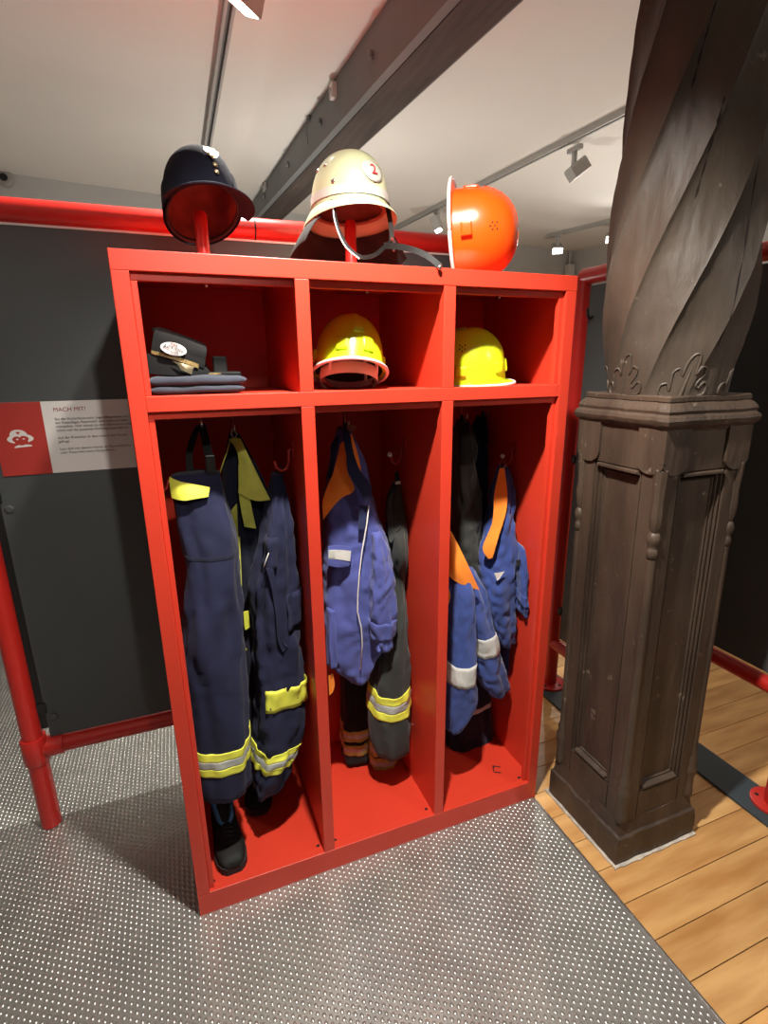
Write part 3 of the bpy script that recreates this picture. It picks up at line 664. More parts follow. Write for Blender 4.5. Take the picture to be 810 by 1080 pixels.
sheet('orange_lining', [[(368, 456, .208), (371, 458, .205)], [(370, 470, .20), (377, 478, .195)], [(373, 487, .193), (380, 492, .19)], [(376, 497, .19), (380.5, 500, .188)]], 'orange_cloth', g, 0.003)
sheet('collar', [[(361, 455, .205), (369, 455, .20)], [(365, 480, .182), (373, 478, .178)], [(367, 497, .168), (380, 497, .165)], [(377, 514, .155), (391, 512, .155)], [(385, 531, .155), (391, 524, .157)]], 'royal_dark', g, 0.004, amp=.003)
sheet('collar', [[(357, 457, .235), (361, 455, .228)], [(349, 470, .235), (355, 472, .225)], [(349, 480, .232), (353, 483, .225)], [(345, 505, .225), (350, 503, .22)]], 'royal_dark', g, 0.004)
sheet('placket', [[(379, 532, .176), (388, 534, .173)], [(378, 558, .165), (384, 558, .163)]], 'royal_dark', g, 0.003)
line('zip', [(389, 533, .172), (387, 552, .165), (382, 580, .158), (379, 605, .154), (377.5, 625, .152), (377, 645, .15), (381, 662, .149), (382, 680, .15), (380, 706, .165)], 0.0022, 'rim_white', g)
lb = sheet('chest_label', [[(346.5, 580, .176), (358, 580, .168), (370, 581, .165)], [(346.5, 589, .174), (358, 590, .166), (369, 592, .163)]], 'silver_bright', g, 0.002)
sheet('label_print', [[(347, 581, .1735), (353, 581, .169)], [(347, 588, .1715), (353, 588.5, .167)]], 'silver_tape', lb, 0.001)
sheet('pocket_flap', [[(346, 576, .18), (358, 575, .173), (371, 577, .169)], [(346, 590, .175), (358, 592, .168), (369, 594, .166)], [(347, 596, .175), (356, 598, .169), (366, 597, .168)]], 'violet', g, 0.003)
SLV = Loft([(392, 400, 560, .19, .03), (391, 409, 585, .18, .04), (391, 413, 610, .17, .042), (390, 414, 635, .165, .042), (391, 413, 655, .165, .042), (393, 411, 672, .165, .04), (394, 410, 679, .165, .038)], 1, A=0.008, seed=9.1, nf=3, wr=1.0, m_=50, n=40)
SLV.body('sleeve', 'violet', g); SLV.band('cuff', 'violet', g, SLV.tpix(658), SLV.tpix(676), 0.003)
SL2 = Loft([(345, 353, 640, .21, .02), (345, 354, 670, .205, .025), (346, 354, 700, .20, .022)], 1, A=0.004, seed=5.5, m_=30, n=30)
SL2.body('sleeve', 'violet', g)
sheet('orange_tag', [[(346.5, 713, .20), (351, 710, .195)], [(347, 724, .20), (353, 722, .195)], [(347.5, 733, .20), (351, 730, .195)]], 'orange_cloth', g, 0.003)
sheet('hang_loop', [[(362, 446, .222), (366, 446, .22)], [(361, 456, .213), (365, 456, .212)]], 'navy_dark', g, 0.004)
sheet('size_label', [[(366, 449, .215), (373, 448, .212)], [(368, 456, .212), (377, 452, .21)]], 'lining_tan', g, 0.001)
# 5 charcoal coat with yellow and silver sleeve stripe
g = garment('fire_coat', (0.70, 0.22, 0.4), 'charcoal fire coat with yellow and silver stripe beside the violet-blue jacket', 'coat')
L5 = Loft([(415, 426, 510, .280, .02), (409, 432, 527, .280, .035), (409, 431, 559, .240, .045), (411, 434, 580, .230, .05), (411, 437, 602, .290, .055), (409, 443, 640, .240, .06), (402, 446, 665, .230, .062), (395, 448, 690, .220, .062), (392, 448, 716, .210, .062), (391, 446, 740, .205, .06), (390, 442, 760, .200, .058), (391, 436, 778, .200, .055), (396, 430, 787, .200, .05)], 1, A=0.008, seed=6.6, nf=3)
L5.body('coat_body', 'charcoal', g); stripes(L5, 738, 762, g)
sheet('hood_edge', [[(409, 527, .236), (414, 519, .232)], [(409, 545, .228), (414, 541, .222)], [(410, 565, .22), (415, 559, .212)], [(413, 572, .205), (421, 556, .21)], [(419, 556, .218), (428, 540, .228)]], 'charcoal', g, 0.004, amp=.003)
sheet('hang_loop', [[(416, 497, .262), (420, 497, .262)], [(417, 510, .262), (422, 510, .262)]], 'black_cloth', g, 0.003)
sheet('size_label', [[(417, 508, .256), (422, 507, .256)], [(417, 511, .256), (422.5, 510, .256)]], 'rim_white', g, 0.001)
line('loose_thread', [(434, 764, .190), (438, 765, .190), (439, 780, .190), (440, 797, .195)], 0.0008, 'silver_bright', g)
# 6 black trousers with gold tape
g = garment('fire_trousers', (0.62, 0.37, 0.1), 'black fire trousers with gold tape at the cuffs under the violet-blue jacket', 'trousers')
for rows, sd, ys in (([(362, 392, 600, .40, .045), (361, 391, 680, .39, .05), (360, 390, 740, .38, .05), (361, 389, 795, .37, .05)], 7.1, ((771, 783), (786, 798))),
                     ([(385, 418, 620, .40, .045), (387, 419, 690, .37, .05), (389, 419, 740, .34, .05), (390, 418, 806, .32, .048)], 7.9, ((786, 798), (800, 811)))):
    Lx = Loft(rows, 1, A=0.006, seed=sd, m_=50, n=44); lg = Lx.body('trouser_leg', 'black_cloth', g)
    for a, b in ys: stripes(Lx, a, b, lg, ('gold_tape', 'silver_tape', 'gold_tape'))
MB().tube([(0.62, .40, 1.1), (0.63, .40, 1.45), (0.63, .43, 1.50)], 0.006, 8).build('brace_strap', 'black_cloth', g)

# 7 black hooded jacket, third bay
g = garment('black_jacket', (0.87, 0.27, 0.75), 'plain black hooded jacket hanging at the back of the right bay', 'jacket')
L7 = Loft([(483, 491, 444, .27, .02), (479, 496, 463, .28, .04), (477, 497, 491, .28, .05), (475, 501, 516, .28, .055), (476, 502, 542, .28, .06), (476, 503, 570, .27, .06), (480, 503, 600, .27, .055), (482, 503, 640, .27, .05)], 2, A=0.009, seed=8.3, nf=3, wr=0.8)
L7.body('jacket_body', 'charcoal', g)
L7.band('hood', 'black_cloth', g, L7.tpix(448), L7.tpix(490), 0.006, -2.4, 0.4)
sheet('hang_loop', [[(485, 437, .262), (488, 437, .262)], [(485, 447, .26), (489, 447, .26)]], 'black_cloth', g, 0.003)
# 8 dark navy jacket at the back
g = garment('navy_jacket', (0.98, 0.42, 0.7), 'dark navy jacket in the deepest back of the right bay', 'jacket')
L8 = Loft([(503, 512, 441, .42, .02), (498, 515, 465, .43, .035), (496, 516, 500, .43, .04), (497, 517, 560, .42, .04), (497, 520, 620, .42, .04), (499, 520, 680, .41, .04)], 2, A=0.006, seed=10.3)
L8.body('jacket_body', 'royal_dark', g)
sheet('hang_loop', [[(508, 434, .405), (511, 434, .405)], [(507, 444, .405), (511, 444, .405)]], 'black_cloth', g, 0.003)
L8.band('collar', 'navy_dark', g, L8.tpix(448), L8.tpix(470), 0.005)
# 9 royal blue jacket with orange collar and two striped sleeves
g = garment('blue_jacket', (0.90, 0.17, 0.55), 'royal blue jacket with orange collar and two silver-striped sleeves against the divider', 'jacket')
L9 = Loft([(472, 478, 572, .20, .03), (472, 487, 590, .17, .045), (471, 497, 615, .15, .055), (471, 497, 645, .14, .06), (471, 496, 680, .13, .06), (470, 498, 705, .12, .058), (470, 500, 727, .12, .056), (469, 500, 738, .12, .055), (469, 490, 752, .12, .05), (469, 482, 764, .12, .04)], 2, A=0.006, seed=11.7, nf=3, wr=0.6)
L9.body('sleeve', 'royal', g); L9.band('silver_stripe', 'silver_bright', g, L9.tpix(706), L9.tpix(727), 0.0025)
L9b = Loft([(478, 498, 600, .20, .035), (483, 509, 622, .19, .05), (487, 514, 645, .185, .055), (491, 520, 665, .18, .055), (495, 524, 685, .175, .054), (500, 528, 702, .17, .05), (506, 532, 716, .165, .046), (513, 535, 726, .165, .038)], 2, A=0.008, seed=12.9, nf=3, wr=0.7)
s9 = L9b.body('sleeve', 'royal', g); L9b.band('silver_stripe', 'silver_bright', g, L9b.tpix(675), L9b.tpix(694), 0.0025)
sheet('orange_collar', [[(472.5, 558, .16), (474, 559, .15), (476, 561, .145)], [(472, 578, .145), (478, 577, .125), (485, 579, .12)], [(472, 601, .13), (482, 599, .105), (495, 600, .11)], [(477, 611, .118), (491, 618, .105), (505, 622, .118)]], 'orange_cloth', g, 0.003)
sheet('orange_collar', [[(472, 619, .10), (473, 620, .095)], [(472, 628, .095), (475, 629, .088)], [(472, 636, .095), (473, 637, .09)]], 'orange_cloth', g, 0.003)
# 10 royal blue jacket on the wall hook
g = garment('blue_jacket', (1.10, 0.2, 0.5), 'royal blue jacket with orange lapel hanging from the hook on the right wall', 'jacket')
L10 = Loft([(527, 535, 492, .235, .02), (521, 542, 516, .235, .035), (519, 545, 542, .23, .045), (512, 551, 570, .22, .055), (508, 557, 591, .21, .06), (507, 560, 612, .20, .062), (510, 561, 635, .195, .062), (516, 558, 650, .19, .058), (521, 552, 664, .19, .05), (525, 548, 672, .19, .04)], 2, A=0.010, seed=13.2, nf=3, wr=0.9)
L10.body('jacket_body', 'royal', g)
sheet('orange_lapel', [[(526.5, 494, .208), (532, 494, .204)], [(521, 522, .192), (535, 521, .186)], [(519, 552, .175), (532, 546, .17)], [(509, 577, .165), (524, 572, .152)], [(515, 589, .158), (519, 588, .152)]], 'orange_cloth', g, 0.003, amp=.003)
Ls = Loft([(548, 557, 575, .16, .025), (547, 561, 592, .15, .034), (548, 563.5, 612, .14, .036), (549, 566, 630, .135, .034), (551, 566, 644, .135, .03)], 2, A=0.006, seed=14.4, nf=3, wr=1.0, m_=40, n=36)
Ls.body('sleeve', 'royal', g); Ls.band('cuff', 'royal', g, Ls.tpix(630), Ls.tpix(641), 0.003)
L10s = Loft([(531, 553, 640, .24, .03), (533, 554, 670, .24, .034), (535, 553, 700, .24, .032), (537, 552, 718, .24, .025)], 2, A=0.006, seed=15.4, nf=3, m_=40, n=36)
L10s.body('sleeve', 'royal', g)
sheet('white_label', [[(521, 604.5, .13), (526, 604, .128), (532, 602.5, .126)], [(523, 609, .13), (526, 608.5, .128), (529, 607, .126)], [(524.3, 612.5, .13), (525, 612, .128), (526, 611.5, .126)]], 'rim_white', g, 0.001)
sheet('zip_tab', [[(544, 591, .142), (549, 590, .14)], [(545, 597, .138), (550, 595.5, .136)]], 'black_cloth', g, 0.004)
line('hang_loop', [(530, 484, .242), (527, 490, .232), (529, 496, .222), (534, 490, .23), (531, 484, .242)], 0.0018, 'steel', g)
# 11 dark trousers with silver stripe
g = garment('navy_trousers', (0.95, 0.33, 0.1), 'dark navy trousers with silver stripe low in the right bay', 'trousers')
L11 = Loft([(472, 512, 640, .36, .04), (472, 516, 690, .35, .05), (472, 517, 730, .33, .055), (472, 519, 760, .31, .058), (474, 522, 782, .29, .055)], 2, A=0.007, seed=16.1, nf=4)
L11.body('trouser_body', 'navy_dark', g); L11.band('silver_stripe', 'silver_bright', g, L11.tpix(748), L11.tpix(754), 0.0022)
L11.band('seam', 'royal_dark', g, L11.tpix(776), L11.tpix(778), 0.0015)

# ------------------------------------------------------------------ safety shoes
def shoe(name, loc, rz, label, blue=True, group=None):
    r = empty(name, loc, (0, 0, rz), label, 'shoe', group)
    # sections from heel (y=+) to toe (y=-): (y, half width, height, flat)
    S = [(0.150, .022, .085), (0.143, .032, .105), (0.11, .037, .108), (0.07, .038, .100), (0.03, .039, .088), (-0.01, .042, .074), (-0.05, .046, .062), (-0.085, .047, .056), (-0.115, .043, .052), (-0.135, .033, .044), (-0.147, .018, .03)]
    n = 20; V = []; F = []
    for i, (y, hw, h) in enumerate(S):
        for k in range(n):
            t = 2 * PI * k / n; c, s = math.cos(t), math.sin(t)
            x = hw * math.copysign(abs(c) ** .75, c); z = 0.022 + (h - 0.022) * (0.5 + 0.5 * math.copysign(abs(s) ** .8, s))
            if s > 0 and y > 0.0: x *= 1 - 0.25 * s * min(1, y / 0.06)
            V.append((x, y, z))
    for i in range(len(S) - 1):
        for k in range(n): F.append((i * n + k, i * n + (k + 1) % n, (i + 1) * n + (k + 1) % n, (i + 1) * n + k))
    F.append(tuple(range(n - 1, -1, -1))); F.append(tuple((len(S) - 1) * n + k for k in range(n)))
    up = mesh('upper', V, F, 'leather_black', r, True, True)
    so = [(hw + .004, y) for y, hw, h in S]; poly = [(a, y) for a, y in so] + [(-a, y) for a, y in reversed(so)]
    MB().prism(poly, (0, 0, 0.0), (1, 0, 0), (0, 1, 0), (0, 0, 1), 0.026).build('sole', 'sole', r, local=True)
    # padded collar: open U towards the toe, dark opening inside
    U = [(0.010, -0.012), (0.021, 0.005), (0.028, 0.045), (0.030, 0.09), (0.026, 0.122), (0.012, 0.140)]
    zt = lambda y: float(np.interp(y, [-.02, .03, .14], [.083, .100, .113]))
    pts = [(a, y, zt(y) - (0.004 if y < .04 else 0)) for a, y in U] + [(-a, y, zt(y) - (0.004 if y < .04 else 0)) for a, y in reversed(U)]
    MB().tube(pts, 0.0075, 8).build('collar', 'shoe_blue' if blue else 'leather_grey', r, True, True)
    np_ = len(pts); op = mesh('opening', [(p[0], p[1], p[2] + .001) for p in pts] + [(p[0], p[1], p[2] - .004) for p in pts], [tuple(range(np_)), tuple(range(2 * np_ - 1, np_ - 1, -1))] + [(i, (i + 1) % np_, (i + 1) % np_ + np_, i + np_) for i in range(np_)], 'dark_hole', r, False, True)
    MB().tube([(-.013, -.014, .080), (-.012, -.006, .086), (.012, -.006, .086), (.013, -.014, .080)], 0.006, 8).build('tongue', 'leather_black', r, True, True)
    for y in (-0.022, -0.036, -0.05):
        z = np.interp(y, [-.05, -.01, .03], [.063, .075, .089]) + 0.001
        MB().tube([(-.024, y, z - .008), (-.008, y + .005, z), (.010, y - .004, z), (.024, y, z - .008)], 0.0022, 6).build('lace', 'black_plastic', r, True, True)
    MB().tube([(-.046, -.07, .04), (-.036, -.072, .054), (0, -.074, .0605), (.036, -.072, .054), (.046, -.07, .04)], 0.0016, 6).build('toe_seam', 'leather_grey', r, True, True)
    return r
ZF = ZB - 0.008
pa, pb = at(240, 905, 2, ZF + 0.02), at(240, 850, 2, ZF + 0.1)
sh1 = shoe('safety_shoe', (0.103, 0.180, ZF), 0.06, 'black low safety shoe with blue padded collar on the locker floor')
pc = at(272, 858, 2, ZF + 0.02)
sh2 = shoe('safety_shoe', (0.240, 0.375, ZF), -0.2, 'dark grey safety shoe half hidden behind the hanging trousers', blue=False)

sh1.scale = sh2.scale = (0.98, 0.95, 0.95)
# ------------------------------------------------------------------ headgear
def shell(rows, n=48, scale=(1, 1)):
    """rows of functions/tuples (rx, ryf, ryb, z or func(theta)): ring table -> V, F (apex first)"""
    V = [(0, 0, rows[0][3])]; F = []
    for (rx, rf, rb, z) in rows[1:]:
        for k in range(n):
            t = 2 * PI * k / n; c, s = math.cos(t), math.sin(t)     # s<0 : front (-y)
            ry = rb if s > 0 else rf
            zz = z(t) if callable(z) else z
            V.append((rx * c, ry * s, zz))
    for k in range(n): F.append((0, 1 + k, 1 + (k + 1) % n))
    for i in range(len(rows) - 2):
        a = 1 + i * n; b = a + n
        for k in range(n): F.append((a + k, b + k, b + (k + 1) % n, a + (k + 1) % n))
    return V, F
def dome_rows(rx, rf, rb, h, z0=0.0, n=14, p=0.85, stop=1.0):
    out = [(0, 0, 0, z0 + h)]
    for i in range(1, n + 1):
        a = i / n * PI / 2 * stop
        q_ = math.sin(a) ** p
        out.append((rx * q_, rf * q_, rb * q_, z0 + h * math.cos(a) ** 0.9 if math.cos(a) > 1e-6 else z0))
    return out
def two_wall(name, rows, th, m, parent, m_in=None, inner='lining', smooth=True):
    V, F = shell(rows); o = mesh(name, V, F, m, parent, smooth, True)
    rows2 = [(max(r[0] - th, 0), max(r[1] - th, 0), max(r[2] - th, 0), (r[3] - th) if i == 0 else r[3]) for i, r in enumerate(rows)]
    rows2 = [(a, b, c, (d - th * max(0, 1 - i / 6)) if not callable(d) else d) for i, (a, b, c, d) in enumerate(rows2)]
    V2, F2 = shell(rows2)
    n = 48; base = len(V)
    i_ = mesh(inner, V2, F2, m_in or m, o if m_in else parent, smooth, True)
    # lip joining both walls
    lo, li = [v for v in V[-n:]], [v for v in V2[-n:]]
    mesh('lip', lo + li, [(k, (k + 1) % n, n + (k + 1) % n, n + k) for k in range(n)], m, o, smooth, True)
    return o
def on_dome(rx, rf, rb, h, th, ph, off=0.0, p=0.85, z0=0):
    q_ = math.sin(ph) ** p; c, s = math.cos(th), math.sin(th); ry = rb if s > 0 else rf
    P = Vector((rx * q_ * c, ry * q_ * s, z0 + h * max(math.cos(ph), 0) ** 0.9))
    N_ = Vector((P.x / rx ** 2, P.y / ry ** 2, (P.z - z0) / h ** 2 + 1e-6)).normalized()
    return P + N_ * off, N_
def dome_patch(name, dm, th0, th1, ph0, ph1, off, m, parent, nt=12, npp=6, thick=0.002, shape=None):
    """patch lying on a dome; shape(u,v) True keeps the cell, elliptical when 'oval'"""
    V = []; F = []
    if shape == 'oval':
        tc, pc_ = (th0 + th1) / 2, (ph0 + ph1) / 2; n = 28; rings = 4
        P0, _ = on_dome(*dm, tc, pc_, off); V.append(P0)
        for i in range(1, rings + 1):
            for k in range(n):
                a = 2 * PI * k / n
                V.append(on_dome(*dm, tc + (th1 - th0) / 2 * math.cos(a) * i / rings, pc_ + (ph1 - ph0) / 2 * math.sin(a) * i / rings, off)[0])
        for k in range(n):
            V.append(on_dome(*dm, tc + (th1 - th0) / 2 * math.cos(2 * PI * k / n), pc_ + (ph1 - ph0) / 2 * math.sin(2 * PI * k / n), off - thick)[0])
        for k in range(n): F.append((0, 1 + k, 1 + (k + 1) % n))
        for i in range(rings):
            a = 1 + i * n; b = a + n
            for k in range(n): F.append((a + k, b + k, b + (k + 1) % n, a + (k + 1) % n))
        return mesh(name, V, F, m, parent, True, True)
    for i in range(npp + 1):
        for j in range(nt + 1): V.append(on_dome(*dm, th0 + (th1 - th0) * j / nt, ph0 + (ph1 - ph0) * i / npp, off)[0])
    w_ = nt + 1; n = len(V)
    for i in range(npp + 1):
        for j in range(nt + 1): V.append(on_dome(*dm, th0 + (th1 - th0) * j / nt, ph0 + (ph1 - ph0) * i / npp, off - thick)[0])
    for i in range(npp):
        for j in range(nt): F.append((i * w_ + j, i * w_ + j + 1, (i + 1) * w_ + j + 1, (i + 1) * w_ + j))
    for j in range(nt):
        for i in (0, npp): F.append((i * w_ + j, i * w_ + j + 1, n + i * w_ + j + 1, n + i * w_ + j))
    for i in range(npp):
        for j in (0, nt): F.append((i * w_ + j, (i + 1) * w_ + j, n + (i + 1) * w_ + j, n + i * w_ + j))
    return mesh(name, V, F, m, parent, True, True)
def brim(name, rx, rf, rb, z0, wid, drop, m, parent, th=0.003, n=64, t0=0, t1=2 * PI, zf=None):
    """brim from the rim outwards; wid(t), drop(t) per angle"""
    closed = abs(t1 - t0) > 6.2; k_ = n if closed else n + 1; V = []; F = []
    for lay in (0, 1):
        for i in range(5):
            f = i / 4
            for k in range(k_):
                t = t0 + (t1 - t0) * k / n; c, s = math.cos(t), math.sin(t); ry = rb if s > 0 else rf
                wv = wid(t) * f; V.append(((rx + wv) * c, (ry + wv) * s, z0 - drop(t) * f ** 1.4 - lay * th + (zf(t) if zf else 0)))
    I = lambda l, i, k: l * 5 * k_ + i * k_ + (k % k_ if closed else k)
    for i in range(4):
        for k in range(n):
            F.append((I(0, i, k), I(0, i + 1, k), I(0, i + 1, k + 1), I(0, i, k + 1))); F.append((I(1, i, k), I(1, i, k + 1), I(1, i + 1, k + 1), I(1, i + 1, k)))
    for k in range(n):
        for i in (0, 4): F.append((I(0, i, k), I(0, i, k + 1), I(1, i, k + 1), I(1, i, k)))
    if not closed:
        for i in range(4):
            for k in (0, n): F.append((I(0, i, k), I(0, i + 1, k), I(1, i + 1, k), I(1, i, k)))
    return autosmooth(mesh(name, V, F, m, parent, True, True), 60)
def rim_tube(name, rx, rf, rb, z, r, m, parent, n=64, t0=0, t1=2 * PI):
    closed = abs(t1 - t0) > 6.2
    pts = []
    for k in range(n + 1):
        t = t0 + (t1 - t0) * k / n; c, s = math.cos(t), math.sin(t); ry = rb if s > 0 else rf
        pts.append((rx * c, ry * s, z(t) if callable(z) else z))
    return MB().tube(pts, r, 8).build(name, m, parent, True, True)

# -- navy field cap on its post
pc = at(211, 205, 1, 0.26)
cap = empty('field_cap', (pc[0] + .003, 0.27, pc[2] - 0.03), label='navy peaked cloth cap with metal badge on the red post', cat='cap')
cap.rotation_euler = Euler((math.radians(-22), math.radians(5), math.radians(17)), 'XYZ')
crx, cry, ch = 0.092, 0.108, 0.135
cdm = (crx, cry, cry, ch)
rows = dome_rows(crx, cry, cry, ch, p=0.52)
CBK = lambda t: -0.012 - 0.018 * max(0.0, 0.35 + math.sin(t)) / 1.35
rows.append((crx, cry, cry, CBK))
two_wall('crown', rows, 0.004, 'navy_cap', cap, 'lining_brown')
brim('fold_band', crx + .001, cry + .001, cry + .001, 0.050, lambda t: 0.0045, lambda t: 0.064 + 0.016 * max(0.0, math.sin(t)), 'navy_cap', cap, th=0.002, t0=math.radians(-58), t1=math.radians(238))
brim('visor', crx + .0, cry + .0, cry, -0.010, lambda t: 0.050 * max(0, math.cos((t + PI / 2) * 0.98)) ** 0.6, lambda t: 0.036 * max(0, math.cos((t + PI / 2) * 0.98)) ** .8, 'navy_cap', cap, th=0.003, t0=-PI / 2 - 1.35, t1=-PI / 2 + 1.35)
bd, nb = on_dome(*cdm, -PI / 2, 1.02, 0.004, p=0.52); nb = Vector((0, -1, 0.45)).normalized()
bmat = Matrix.Translation(bd) @ nb.to_track_quat('Z', 'Y').to_matrix().to_4x4()
pts = []
for k in range(18):
    a = 2 * PI * k / 18; rr = (0.019 if k % 2 else 0.0155) * (1 + 0.15 * math.sin(3 * a)); pts.append((rr * math.cos(a) * 1.0, rr * math.sin(a) * 1.15))
bo = MB().prism(pts, (0, 0, 0), (1, 0, 0), (0, 1, 0), (0, 0, 1), 0.003); bo.V = [tuple(bmat @ Vector(v)) for v in bo.V]; bgo = bo.build('badge', 'gold', cap, local=True)
for (a, b, c) in ((0, 0.003, .008), (-0.007, -.006, .005), (.007, -.006, .005), (0, .013, .004), (0, -.013, .004)):
    s_ = MB().lathe([(c, 0.003), (c * .7, .005)], (a, b, 0), 10); s_.V = [tuple(bmat @ Vector(v)) for v in s_.V]; s_.build('badge_relief', 'gold', bgo, local=True)
for ph in (1.30, 1.44):
    bd, nb = on_dome(*cdm, -PI / 2 + .02, ph, 0.003, p=0.52); nb = Vector((0, -1, 0.15)).normalized(); bm_ = Matrix.Translation(bd) @ nb.to_track_quat('Z', 'Y').to_matrix().to_4x4()
    s_ = MB().lathe([(0.0065, 0), (0.0058, 0.003), (0.003, 0.0045)], (0, 0, 0), 12); s_.V = [tuple(bm_ @ Vector(v)) for v in s_.V]; s_.build('button', 'gold', cap, True, True)
rim_tube('sweatband', crx - .005, cry - .005, cry - .005, lambda t: CBK(t) + .006, 0.004, 'leather_black', cap)

# -- cream fire helmet with neck guard and chin strap
pc = at(371, 208, 1, 0.26)
h2 = empty('fire_helmet', (pc[0], 0.28, pc[2] - 0.022), label='cream fire helmet with red 2, leather neck guard and chin strap', cat='helmet')
h2.rotation_euler = Euler((math.radians(-3), math.radians(2), math.radians(14)), 'XYZ')
hrx, hrf, hrb, hh = 0.105, 0.122, 0.125, 0.138
hdm = (hrx, hrf, hrb, hh)
rows = dome_rows(hrx, hrf, hrb, hh, p=0.78)
zrim = lambda t: -0.012
rows.append((hrx, hrf, hrb, -0.012))
two_wall('shell', rows, 0.004, 'cream', h2, 'lining_tan')
brim('brim', hrx, hrf, hrb, -0.012, lambda t: 0.020 + 0.010 * max(0, -math.sin(t)) ** 2 + 0.012 * max(0, math.sin(t)), lambda t: 0.034 - 0.014 * max(0, -math.sin(t)) + 0.018 * max(0, math.sin(t)), 'cream', h2, th=0.003)
brim('reflective_band', hrx + .001, hrf + .001, hrb + .001, 0.022, lambda t: 0.0015, lambda t: 0.022, 'band_grey', h2, th=0.001)
dome_patch('number_plate', hdm, -1.86, -1.18, 0.92, 1.38, 0.0035, 'band_grey', h2, shape='oval')
pp, nn = on_dome(*hdm, -1.52, 1.15, 0.0045)
up_ = Vector((0, 0, 1)); xx = up_.cross(nn).normalized(); yy = nn.cross(xx)
tm = Matrix((( xx.x, yy.x, nn.x, pp.x), (xx.y, yy.y, nn.y, pp.y), (xx.z, yy.z, nn.z, pp.z), (0, 0, 0, 1)))
text_obj('number', '2', 0.040, 'red_print', h2, tm @ Matrix.Translation((0, -0.013, 0)), 'CENTER', 0.0012, world=False)
for th_, ph_ in ((-2.6, 1.36), (-0.5, 1.36), (2.9, 0.95), (-2.95, .95)):
    pp, nn = on_dome(*hdm, th_, ph_, 0.0); mm = Matrix.Translation(pp) @ nn.to_track_quat('Z', 'Y').to_matrix().to_4x4()
    s_ = MB().lathe([(0.006, 0), (0.006, 0.003), (0.003, .004)], (0, 0, 0), 10); s_.V = [tuple(mm @ Vector(v)) for v in s_.V]; s_.build('rivet', 'steel', h2, True, True)
brim('neck_guard', hrx + .008, hrf, hrb + .014, -0.046, lambda t: 0.045 + .02 * abs(math.cos(t)), lambda t: 0.085 + .012 * math.sin(5 * t), 'leather_grey', h2, th=0.003, t0=-0.25, t1=PI + 0.25)
rim_tube('sweatband', hrx - .012, hrf - .012, hrb - .012, -0.012, 0.006, 'lining_tan', h2)
SI = Matrix.Rotation(0, 4, 'Z')
def strap(name, pts, wd, m, parent, local=True, t=0.003, side=Vector((0.3, -1, 0.1))):
    P = [Vector(p) for p in pts]; V = []; F = []
    # smooth
    Q = []
    for i in range(len(P) - 1):
        p0, p1, p2, p3 = P[max(i - 1, 0)], P[i], P[i + 1], P[min(i + 2, len(P) - 1)]
        for f in [k / 6 for k in range(6)]:
            Q.append(0.5 * ((2 * p1) + (p2 - p0) * f + (2 * p0 - 5 * p1 + 4 * p2 - p3) * f * f + (3 * p1 - p0 - 3 * p2 + p3) * f ** 3))
    Q.append(P[-1])
    for i, q_ in enumerate(Q):
        d = (Q[min(i + 1, len(Q) - 1)] - Q[max(i - 1, 0)]).normalized(); s_ = d.cross(side).normalized(); nn_ = s_.cross(d).normalized()
        V += [q_ + s_ * wd / 2 - nn_ * t / 2, q_ - s_ * wd / 2 - nn_ * t / 2, q_ - s_ * wd / 2 + nn_ * t / 2, q_ + s_ * wd / 2 + nn_ * t / 2]
    for i in range(len(Q) - 1):
        for k in range(4): F.append((4 * i + k, 4 * i + (k + 1) % 4, 4 * i + 4 + (k + 1) % 4, 4 * i + 4 + k))
    F.append((0, 1, 2, 3)); F.append(tuple(4 * (len(Q) - 1) + k for k in (3, 2, 1, 0)))
    return autosmooth(mesh(name, V, F, m, parent, True, local), 50)
bpy.context.view_layer.update()
inv2 = h2.matrix_basis.inverted()
wp = lambda px, py, Y: inv2 @ Vector(at(px, py, 1, Y))
strap('chin_strap', [wp(351, 211, .20), wp(353, 228, .17), wp(358, 245, .14), wp(366, 260, .11), wp(380, 271, .08), wp(395, 269, .08), (wp(405, 261, .10)), wp(413, 255, .12)], 0.010, 'leather_black', h2, side=Vector((-0.25, -1, -0.25)))
strap('chin_strap', [wp(408, 213, .22), wp(411, 230, .19), wp(413, 245, .15), wp(413, 256, .12)], 0.014, 'leather_grey', h2, side=Vector((-0.25, -1, -0.25)))
strap('strap_end', [wp(405, 259, .10), wp(420, 260, .07), (wp(437, 264, .035)), wp(452, 271, .012), wp(464, 281, -.006)], 0.015, 'leather_black', h2, side=Vector((-0.25, -1, -0.25)))
b_ = wp(464, 282, -.010); MB().lathe([(0.006, 0.003), (0.006, -.002), (0.003, -.004)], b_, 12, 'y').build('strap_stud', 'steel', h2, True, True)
b_ = wp(416, 258, .10); strap('strap_buckle', [wp(413, 251, .10), wp(417, 257, .095), wp(415, 265, .095)], 0.006, 'steel', h2, side=Vector((1, 0, 0)))
line2 = strap('strap_edge', [wp(351, 212, .196), wp(352, 228, .166), wp(357, 246, .136), wp(365, 261, .106), wp(379, 273, .076)], 0.003, 'rim_white', h2, side=Vector((-0.25, -1, -0.25)))

